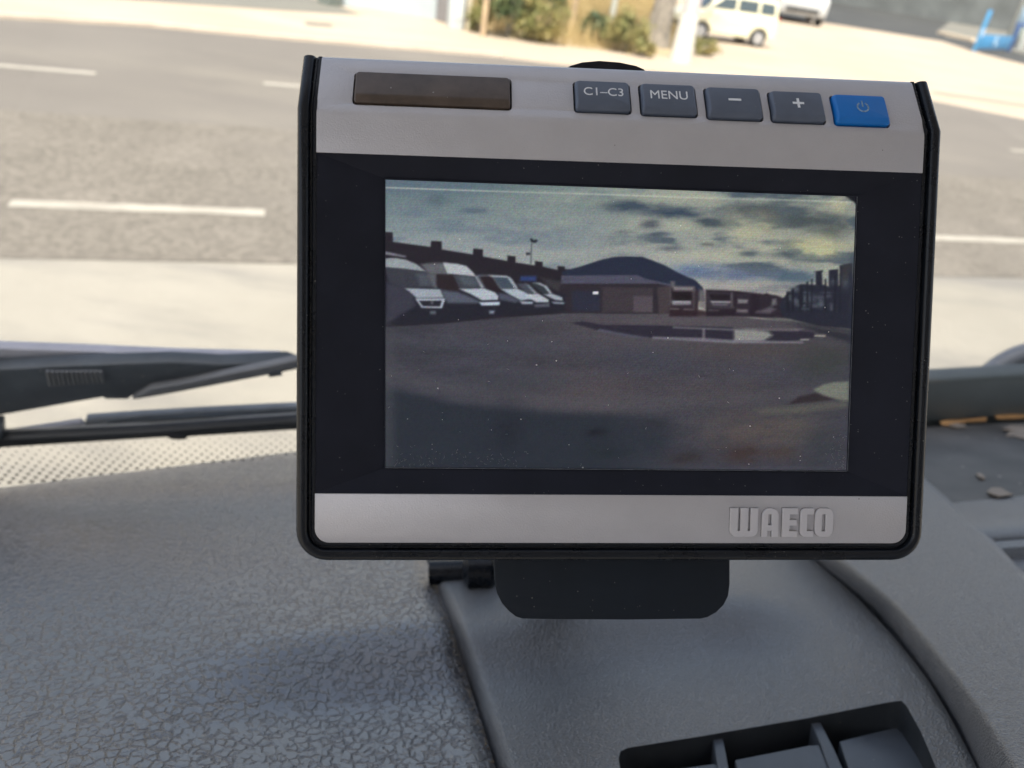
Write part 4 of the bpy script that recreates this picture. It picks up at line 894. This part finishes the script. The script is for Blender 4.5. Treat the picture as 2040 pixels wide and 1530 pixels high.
# dark blue shadow in the lower left
sh = sst(PY-np.interp(PX, [768, 800, 900, 1000, 1150, 1260, 1400], [770, 776, 800, 812, 821, 825, 828]), -10, 14)*(1-sst(PX, 1180, 1430))
over((38, 45, 57), .88*sh)
for b_ in [(1010, 850, 30, 50, (34, 38, 50), .7), (1190, 862, 22, 10, (28, 30, 40), .8), (1310, 845, 30, 14, (44, 46, 56), .8), (1215, 900, 50, 14, (34, 42, 50), .7), (1300, 880, 40, 25, (40, 48, 60), .6),
           (1500, 860, 110, 40, (92, 80, 76), .75), (1590, 850, 60, 35, (92, 84, 78), .6), (1480, 905, 40, 20, (64, 50, 50), .9), (1365, 910, 40, 20, (52, 46, 50), .8), (1560, 905, 40, 16, (72, 60, 58), .8), (1640, 890, 40, 50, (54, 58, 66), .7), (1400, 840, 60, 14, (80, 76, 80), .6)]: blob(*b_[:4], b_[4], b_[5])
poly([(1570, 806), (1592, 790), (1625, 783), (1655, 788), (1672, 794), (1630, 800)], (52, 44, 50), 5)
poly([(1620, 776), (1640, 766), (1662, 761), (1692, 760), (1692, 800), (1668, 796), (1640, 788)], (112, 116, 106), 5)
poly([(1500, 816), (1600, 806), (1690, 797), (1690, 812), (1600, 822), (1520, 826)], (96, 94, 86), 10, .7)
# far: left terrace of sheds, hill, depot
poly([(760, 462), (782, 463), (783, 482), (858, 492), (859, 480), (880, 481), (880, 497), (942, 507), (943, 495), (962, 497), (962, 511), (1011, 520), (1011, 509), (1027, 511), (1027, 523), (1066, 529), (1066, 520), (1081, 522), (1081, 531), (1111, 538), (1111, 530), (1125, 531), (1126, 536), (1170, 540), (1170, 623), (1100, 626), (985, 634), (890, 644), (760, 652)], (40, 35, 45), 2)
poly([(1120, 540), (1150, 533), (1175, 525), (1200, 517), (1225, 512), (1250, 511), (1280, 512), (1300, 519), (1325, 529), (1348, 542), (1372, 553), (1385, 558), (1400, 573), (1405, 600), (1120, 610)], (38, 45, 68), 2)
poly([(0, 960), (240, 920), (760, 880), (1050, 960), (1060, 1200), (0, 1200)], (54, 46, 60), 8, .6, 'a')
poly([(1180, 850), (1310, 850), (1310, 895), (1170, 890)], (44, 66, 128), 5, .9, 'a')
poly([(1350, 860), (1640, 930), (1630, 990), (1500, 985), (1400, 930)], (62, 60, 66), 6, .8, 'a')
poly([(1118, 549), (1270, 548), (1285, 555), (1335, 566), (1335, 570), (1118, 566)], (78, 78, 100), 2)
poly([(1118, 565), (1310, 565), (1335, 570), (1335, 626), (1100, 624)], (48, 42, 52), 2)
poly([(1200, 572), (1300, 574), (1300, 622), (1200, 622)], (64, 56, 64), 5); poly([(1262, 590), (1300, 590), (1300, 622), (1262, 622)], (84, 74, 84), 3)
poly([(1140, 580), (1195, 580), (1195, 620), (1140, 620)], (44, 46, 66), 6); poly([(1310, 572), (1338, 570), (1335, 626), (1312, 626)], (70, 60, 66), 3)
poly([(1181, 581), (1192, 581), (1192, 586), (1181, 586)], (225, 228, 232), 2)
poly([(450, 890), (490, 895), (460, 1190), (440, 1190)], (120, 112, 116), 4, .7, 'b')
# lamp mast
poly([(1056, 475), (1060, 475), (1063, 479), (1069, 477), (1071, 480), (1066, 484), (1062, 483), (1058, 482)], (34, 38, 50), 1.5); poly([(1057.5, 484), (1060, 484), (1059, 526), (1056.5, 526)], (78, 86, 96), 1.6, .9); poly([(1048, 503), (1056, 503), (1056, 508), (1048, 508)], (50, 56, 66), 1.6)
# dark row under the vans
poly([(20, 900), (1560, 1000), (1560, 1150), (960, 1190), (560, 1240), (20, 1270)], (36, 36, 49), 6, 1, 'a')
# vans
poly([(30, 640), (100, 655), (210, 680), (205, 692), (30, 668)], (128, 130, 142), 3, .9, 'a')
poly([(30, 700), (120, 696), (210, 712), (300, 750), (385, 815), (200, 792), (30, 778)], (136, 144, 150), 3, 1, 'a')
poly([(30, 775), (200, 790), (380, 815), (455, 945), (180, 945), (60, 900)], (58, 60, 72), 4, 1, 'a'); poly([(290, 830), (380, 825), (430, 935), (330, 930)], (78, 86, 98), 8, .9, 'a')
poly([(40, 900), (170, 940), (260, 1000), (290, 1100), (80, 1230), (40, 1250)], (58, 58, 74), 8, 1, 'a')
poly([(190, 950), (500, 962), (528, 1035), (295, 1035), (240, 985)], (140, 150, 162), 3, 1, 'a')
poly([(285, 1040), (542, 1040), (512, 1122), (340, 1118)], (170, 178, 194), 3, .95, 'a'); poly([(315, 1058), (512, 1058), (495, 1108), (350, 1106)], (40, 40, 52), 3, 1, 'a'); poly([(418, 1062), (436, 1062), (434, 1090), (424, 1092)], (110, 112, 124), 3, .9, 'a')
poly([(410, 1145), (460, 1145), (458, 1172), (412, 1172)], (88, 98, 110), 4, 1, 'a')
poly([(330, 748), (450, 736), (560, 738), (560, 840), (400, 830)], (96, 98, 106), 5, 1, 'a'); poly([(380, 830), (470, 830), (470, 960), (440, 945)], (90, 92, 102), 5, 1, 'a')
poly([(520, 735), (640, 745), (720, 765), (770, 812), (805, 858), (650, 838), (560, 832)], (162, 168, 174), 3, 1, 'a')
poly([(465, 835), (610, 838), (665, 965), (640, 985), (500, 960), (465, 920)], (46, 36, 42), 4, 1, 'a'); poly([(605, 838), (790, 852), (850, 950), (660, 955)], (62, 66, 78), 3, 1, 'a'); poly([(640, 850), (780, 858), (830, 930), (700, 930)], (82, 92, 106), 8, .8, 'a')
poly([(790, 850), (822, 855), (872, 948), (845, 952)], (150, 158, 168), 3, .9, 'a')
poly([(655, 958), (870, 955), (960, 985), (990, 1020), (985, 1052), (850, 1055), (760, 1005)], (160, 170, 182), 3, 1, 'a')
poly([(500, 968), (650, 985), (760, 1030), (840, 1068), (800, 1080), (560, 1078), (530, 1030)], (84, 90, 108), 6, 1, 'a')
poly([(825, 1072), (1002, 1068), (1000, 1096), (850, 1100)], (172, 186, 204), 3, 1, 'a'); poly([(910, 1142), (960, 1142), (950, 1168), (915, 1168)], (120, 130, 150), 4, 1, 'a')
poly([(800, 838), (940, 840), (1060, 850), (1110, 880), (1150, 950), (1010, 960), (870, 950), (820, 880)], (90, 96, 108), 4, 1, 'a')
poly([(830, 856), (930, 848), (1000, 955), (1040, 990), (960, 985), (880, 950)], (44, 34, 42), 4, 1, 'a'); poly([(945, 858), (1070, 862), (1130, 950), (1020, 952)], (64, 78, 96), 4, 1, 'a'); poly([(1060, 852), (1092, 860), (1155, 950), (1128, 954)], (150, 158, 170), 3, .9, 'a'); poly([(900, 842), (1060, 848), (1080, 862), (930, 856)], (160, 168, 176), 3, .9, 'a')
poly([(1010, 960), (1150, 956), (1270, 1010), (1280, 1045), (1180, 1055), (1090, 1010)], (152, 162, 176), 3, 1, 'a'); poly([(990, 990), (1080, 1010), (1180, 1062), (1130, 1075), (1000, 1050)], (76, 80, 100), 5, 1, 'a'); poly([(1170, 1062), (1285, 1066), (1280, 1088), (1190, 1088)], (150, 160, 178), 3, .9, 'a')
poly([(1140, 915), (1220, 912), (1320, 1000), (1240, 1005)], (70, 76, 90), 4, 1, 'a'); poly([(1220, 915), (1250, 925), (1322, 996), (1298, 1000)], (140, 148, 160), 4, .9, 'a'); poly([(1220, 1005), (1330, 1000), (1415, 1050), (1415, 1072), (1310, 1072), (1250, 1035)], (168, 174, 184), 3, .95, 'a'); poly([(1290, 1090), (1425, 1080), (1420, 1110), (1300, 1115)], (96, 98, 116), 4, .8, 'a')
poly([(1260, 912), (1340, 908), (1400, 940), (1445, 1000), (1370, 1000)], (50, 58, 66), 4, 1, 'a'); poly([(1280, 906), (1340, 906), (1400, 935), (1445, 996), (1425, 1000), (1375, 940), (1330, 920)], (158, 166, 178), 3, .9, 'a'); poly([(1370, 1004), (1450, 1000), (1530, 1030), (1535, 1058), (1470, 1052)], (150, 160, 172), 3, .95, 'a'); poly([(1440, 1066), (1550, 1072), (1545, 1088), (1460, 1084)], (140, 150, 168), 3, .9, 'a')
# lorries at the right
poly([(455, 935), (650, 940), (690, 980), (680, 1190), (440, 1190)], (56, 44, 54), 4, 1, 'b'); poly([(465, 935), (650, 940), (655, 975), (480, 972)], (130, 124, 128), 6, .9, 'b'); poly([(460, 985), (620, 985), (630, 1050), (600, 1062), (480, 1060)], (38, 28, 36), 5, 1, 'b'); poly([(455, 1062), (620, 1066), (625, 1090), (470, 1096)], (138, 136, 142), 4, .95, 'b'); poly([(480, 1096), (610, 1096), (580, 1110), (500, 1110)], (50, 42, 50), 3, 1, 'b'); poly([(440, 1110), (720, 1140), (900, 1190), (440, 1190)], (50, 34, 42), 5, .9, 'b')
poly([(690, 960), (750, 975), (750, 1135), (690, 1110)], (112, 106, 108), 5, .8, 'b')
poly([(750, 965), (1000, 975), (1210, 1000), (1320, 1020), (1320, 1200), (750, 1190)], (42, 32, 44), 4, 1, 'b'); poly([(770, 990), (960, 1000), (960, 1060), (790, 1060)], (52, 44, 58), 4, 1, 'b'); poly([(780, 1066), (960, 1066), (955, 1098), (800, 1098)], (120, 118, 128), 4, .95, 'b'); poly([(810, 1084), (930, 1084), (920, 1102), (820, 1102)], (40, 32, 42), 3, 1, 'b'); poly([(870, 1108), (985, 1108), (985, 1118), (870, 1118)], (150, 146, 150), 3, .9, 'b')
poly([(1020, 1045), (1105, 1050), (1100, 1080), (1020, 1080)], (120, 118, 122), 4, .9, 'b'); poly([(1010, 1132), (1105, 1135), (1100, 1158), (1015, 1155)], (120, 112, 116), 4, .9, 'b')
poly([(1170, 1150), (1300, 1110), (1360, 1140), (1300, 1170)], (98, 88, 96), 6, .8, 'b'); poly([(1320, 1040), (1400, 1045), (1380, 1100), (1310, 1110)], (104, 104, 112), 6, .7, 'b')
poly([(1200, 1000), (1230, 1010), (1260, 995), (1310, 1010), (1350, 1015), (1400, 1035), (1440, 1060), (1450, 1210), (1200, 1195)], (46, 38, 50), 4, 1, 'b')
poly([(1310, 1045), (1345, 1040), (1350, 1090), (1305, 1105)], (118, 116, 122), 5, .8, 'b'); poly([(1170, 1160), (1290, 1110), (1345, 1130), (1290, 1165)], (96, 88, 98), 6, .9, 'b')
poly([(1010, 1000), (1130, 1005), (1120, 1190), (1000, 1180)], (52, 44, 56), 4, .8, 'b'); poly([(1020, 1045), (1105, 1050), (1100, 1080), (1020, 1080)], (122, 120, 124), 4, .9, 'b'); poly([(1010, 1132), (1105, 1135), (1100, 1158), (1015, 1155)], (118, 110, 114), 4, .9, 'b')
# pipework stack at the far right
poly([(1400, 1040), (1440, 1000), (1520, 930), (1560, 918), (1680, 925), (1680, 815), (1660, 812), (1740, 800), (1740, 815), (1730, 820), (1735, 920), (1790, 940), (1790, 800), (1870, 790), (1870, 930), (1890, 930), (1880, 760), (1990, 740), (2000, 1300), (1700, 1270), (1400, 1200), (1370, 1100)], (38, 40, 56), 3, 1, 'b')
for q in [(1500, 960, 60, 30), (1640, 1040, 40, 40), (1500, 1060, 30, 30), (1720, 1030, 50, 20), (1830, 900, 30, 30), (1720, 1090, 40, 30), (1930, 900, 40, 60), (1600, 990, 40, 10), (1770, 990, 50, 8), (1560, 1100, 60, 12)]:
    blob(1230+q[0]/4.25, 350+q[1]/4.25, q[2]/4.25, q[3]/4.25, (84, 92, 106), .75, .2)
poly([(1900, 760), (1990, 745), (1990, 800), (1905, 930)], (58, 58, 62), 6, .8, 'b')
poly([(1180, 1190), (1700, 1250), (1990, 1300), (1990, 1420), (1700, 1330), (1400, 1230)], (40, 40, 52), 8, .8, 'b')
for q, c_ in (([(466, 990), (622, 990), (628, 1040), (600, 1055), (484, 1055)], (34, 26, 32)), ([(470, 1058), (622, 1060), (618, 1074), (476, 1072)], (150, 150, 156)), ([(476, 1078), (618, 1080), (600, 1096), (490, 1094)], (112, 110, 118)), ([(640, 960), (652, 960), (650, 1120), (640, 1120)], (84, 76, 82)), ([(446, 1120), (520, 1124), (520, 1134), (446, 1132)], (112, 104, 106)), ([(560, 1126), (650, 1130), (648, 1140), (560, 1138)], (104, 96, 100)),
              ([(760, 985), (985, 990), (985, 1130), (760, 1125)], (58, 52, 62)), ([(775, 1000), (955, 1004), (950, 1056), (790, 1054)], (36, 28, 36)), ([(785, 1060), (962, 1062), (955, 1078), (800, 1078)], (146, 144, 150)), ([(800, 1086), (940, 1086), (930, 1100), (812, 1100)], (106, 104, 114)), ([(960, 990), (975, 990), (975, 1110), (962, 1110)], (92, 86, 94)), ([(770, 1134), (860, 1138), (860, 1146), (770, 1144)], (98, 90, 94))):
    poly(q, c_, 3, .9, 'b')
for x0, w0, t0 in ((1430, 26, 985), (1475, 20, 960), (1540, 30, 935), (1600, 16, 900), (1640, 12, 880), (1755, 14, 880), (1835, 14, 850), (1880, 12, 830)):
    poly([(x0, t0), (x0+w0, t0-6), (x0+w0, 1150), (x0, 1150)], (30, 32, 44), 3, .9, 'b')
for x0, y0, w0, h0 in ((1452, 1010, 20, 44), (1500, 1050, 34, 40), (1575, 1010, 22, 60), (1650, 1090, 40, 26), (1712, 1050, 26, 50), (1770, 1010, 40, 18), (1800, 1080, 22, 60), (1560, 1120, 60, 14)):
    poly([(x0, y0), (x0+w0, y0+4), (x0+w0, y0+h0), (x0, y0+h0)], (86, 92, 104), 5, .75, 'b')
# puddle
poly([(1137, 643), (1160, 640), (1200, 647), (1300, 648), (1400, 650), (1470, 652), (1560, 655), (1620, 662), (1630, 672), (1560, 681), (1460, 681), (1300, 673), (1240, 668), (1180, 655)], (46, 42, 58), 3)
poly([(1462, 655), (1500, 656), (1530, 660), (1540, 668), (1520, 680), (1462, 680)], (138, 138, 134), 7, .9); poly([(1300, 670), (1400, 673), (1460, 677), (1600, 680), (1600, 684), (1460, 684), (1300, 675)], (122, 118, 130), 3, .8)
poly([(1340, 650), (1462, 655), (1462, 659), (1340, 654)], (118, 114, 124), 2.5, .7); poly([(1399, 654), (1405, 654), (1405, 676), (1399, 676)], (118, 112, 120), 3, .8); poly([(1460, 652), (1600, 655), (1590, 660), (1500, 659)], (118, 112, 116), 3, .7)
poly([(1195, 655), (1240, 664), (1290, 672), (1260, 672), (1190, 660)], (92, 92, 112), 4, .8); poly([(1622, 667), (1645, 667), (1645, 671), (1622, 671)], (150, 140, 134), 2, .9); poly([(1594, 675), (1612, 675), (1612, 678), (1594, 678)], (150, 144, 144), 2, .9)
# display corner, edge glow, line structure and pixel noise
poly([(1684, 390), (1708, 390), (1708, 408)], (24, 26, 34), 3)
over((78, 80, 86), .5*(1-sst(PX, 768, 800))*sst(PY, 600, 700)); over((22, 26, 34), .55*(1-sst(PX, 764, 770)))
over((44, 50, 66), .5*sst(PX, 1684, 1700)*sst(PY, 480, 560))
nz = rng.normal(size=(NY, NX, 1))*2.6+rng.normal(size=(NY, NX, 3))*3.4
for _ in range(1):
    Q = np.pad(IMG, ((1, 1), (1, 1), (0, 0)), 'edge'); IMG = (Q[:-2, 1:-1]+Q[2:, 1:-1]+Q[1:-1, :-2]+Q[1:-1, 2:]+2*IMG)/6
lum = IMG.mean(axis=2, keepdims=True); IMG = lum+(IMG-lum)*.80
IMG *= (.97+.06*fbm(7, 5, 91))[..., None]
IMG = IMG*(1+.02*np.sin(np.arange(NY)*2.4)[:, None, None])+nz*(.35+lum/110)
IMG = IMG*(1+.10*sst(lum, 90, 140)); IMG = np.clip(IMG, 4, 250)
bm_me = bpy.data.meshes.new('screen')
verts = np.stack([LX/1000-B_[0], LY/1000-B_[1], np.full_like(LX, ZS/1000-B_[2])], -1).reshape(-1, 3)
idx = np.arange(NX*NY).reshape(NY, NX); faces = np.stack([idx[:-1, :-1], idx[:-1, 1:], idx[1:, 1:], idx[1:, :-1]], -1).reshape(-1, 4)
bm_me.from_pydata(verts.tolist(), [], faces.tolist())
at_ = bm_me.color_attributes.new('picture', 'FLOAT_COLOR', 'POINT')
at_.data.foreach_set('color', np.concatenate([s2l(IMG), np.ones((NY, NX, 1))], -1).astype(np.float32).ravel())
m, t, p = nodes('lit_display'); n = N(t)
ac = n('ShaderNodeVertexColor', layer_name='picture').outputs[0]
co = n('ShaderNodeTexCoord').outputs['Object']
p.inputs['Base Color'].default_value = (.004, .005, .006, 1); p.inputs['Roughness'].default_value = .35; p.inputs['Specular IOR Level'].default_value = .16
t.links.new(ac, p.inputs['Emission Color']); p.inputs['Emission Strength'].default_value = .92/2**EXPO
d1 = n('ShaderNodeTexVoronoi', {'Vector': co, 'Scale': 620.0}); s1 = n('ShaderNodeSeparateColor', {'Color': d1.outputs['Color']})
k = n.math('MULTIPLY', n.math('LESS_THAN', d1.outputs['Distance'], n.math('MULTIPLY', s1.outputs[1], .17)), n.math('GREATER_THAN', s1.outputs[0], .94))
t.links.new(n.mix(k, (.004, .005, .006), (.35, .34, .32)), p.inputs['Base Color'])
bm_me.materials.append(m)
so_ = bpy.data.objects.new('screen', bm_me); COL.objects.link(so_); so_.parent = mon
so_['label'] = 'lit display showing parked white vans, lorries, a hill and a puddle'

# fibres and lint lying on the lower edge of the glass, dirt along the pad seam
bm = bmesh.new()
for k in range(170):
    if k < 90: x, y = rng.uniform(i4[0][0]+2, i4[0][0]+48), i4[0][1]+abs(rng.normal())*3.0+.4
    elif k < 140: a_ = rng.uniform(0, 1); x = i4[1][0]-abs(rng.normal())*3.5-.4; y = i4[1][1]+abs(rng.normal())*7+.4
    else: x, y = rng.uniform(i4[0][0], i4[1][0]), i4[0][1]+rng.uniform(0, 50)
    a_ = rng.uniform(0, 6.28); ln = rng.uniform(.15, 1.0); cu_ = rng.uniform(-1.4, 1.4); pts = []
    for j in range(4): pts.append(q3(x, y, ZS+.12)); x += math.cos(a_)*ln/3; y += math.sin(a_)*ln/3; a_ += cu_/3
    tube(bm, pts, .000028, 4)
o = mlink('lint', bm, simple('lint_grey', (.34, .33, .31), .9), smooth=0); o['kind'] = 'stuff'
bm = bmesh.new(); C_ = lerp_curve(pad_R, 300)
for k in range(420):
    j = rng.integers(80, 300); q = C_[j]; off = abs(rng.normal())*7+1; pq = (q[0]-off, q[1]+rng.normal()*2)
    if pq[1] < 1100 or pq[1] > 1600: continue
    X0 = D(*pq); c = D(pq[0], pq[1], -.0035*math.exp(-off/8)+hstep(X0)-.0004); r_ = rng.uniform(.00015, .0006)
    bmesh.ops.create_icosphere(bm, subdivisions=1, radius=r_, matrix=Matrix.Translation(c))
o = link('seam_grit', bm, simple('brown_grit', (.20, .16, .11), .9, var=.5, scale=200), None, smooth=0); tag(o, 'brown dirt caught along the seam of the grained pad', 'dirt', kind='stuff')
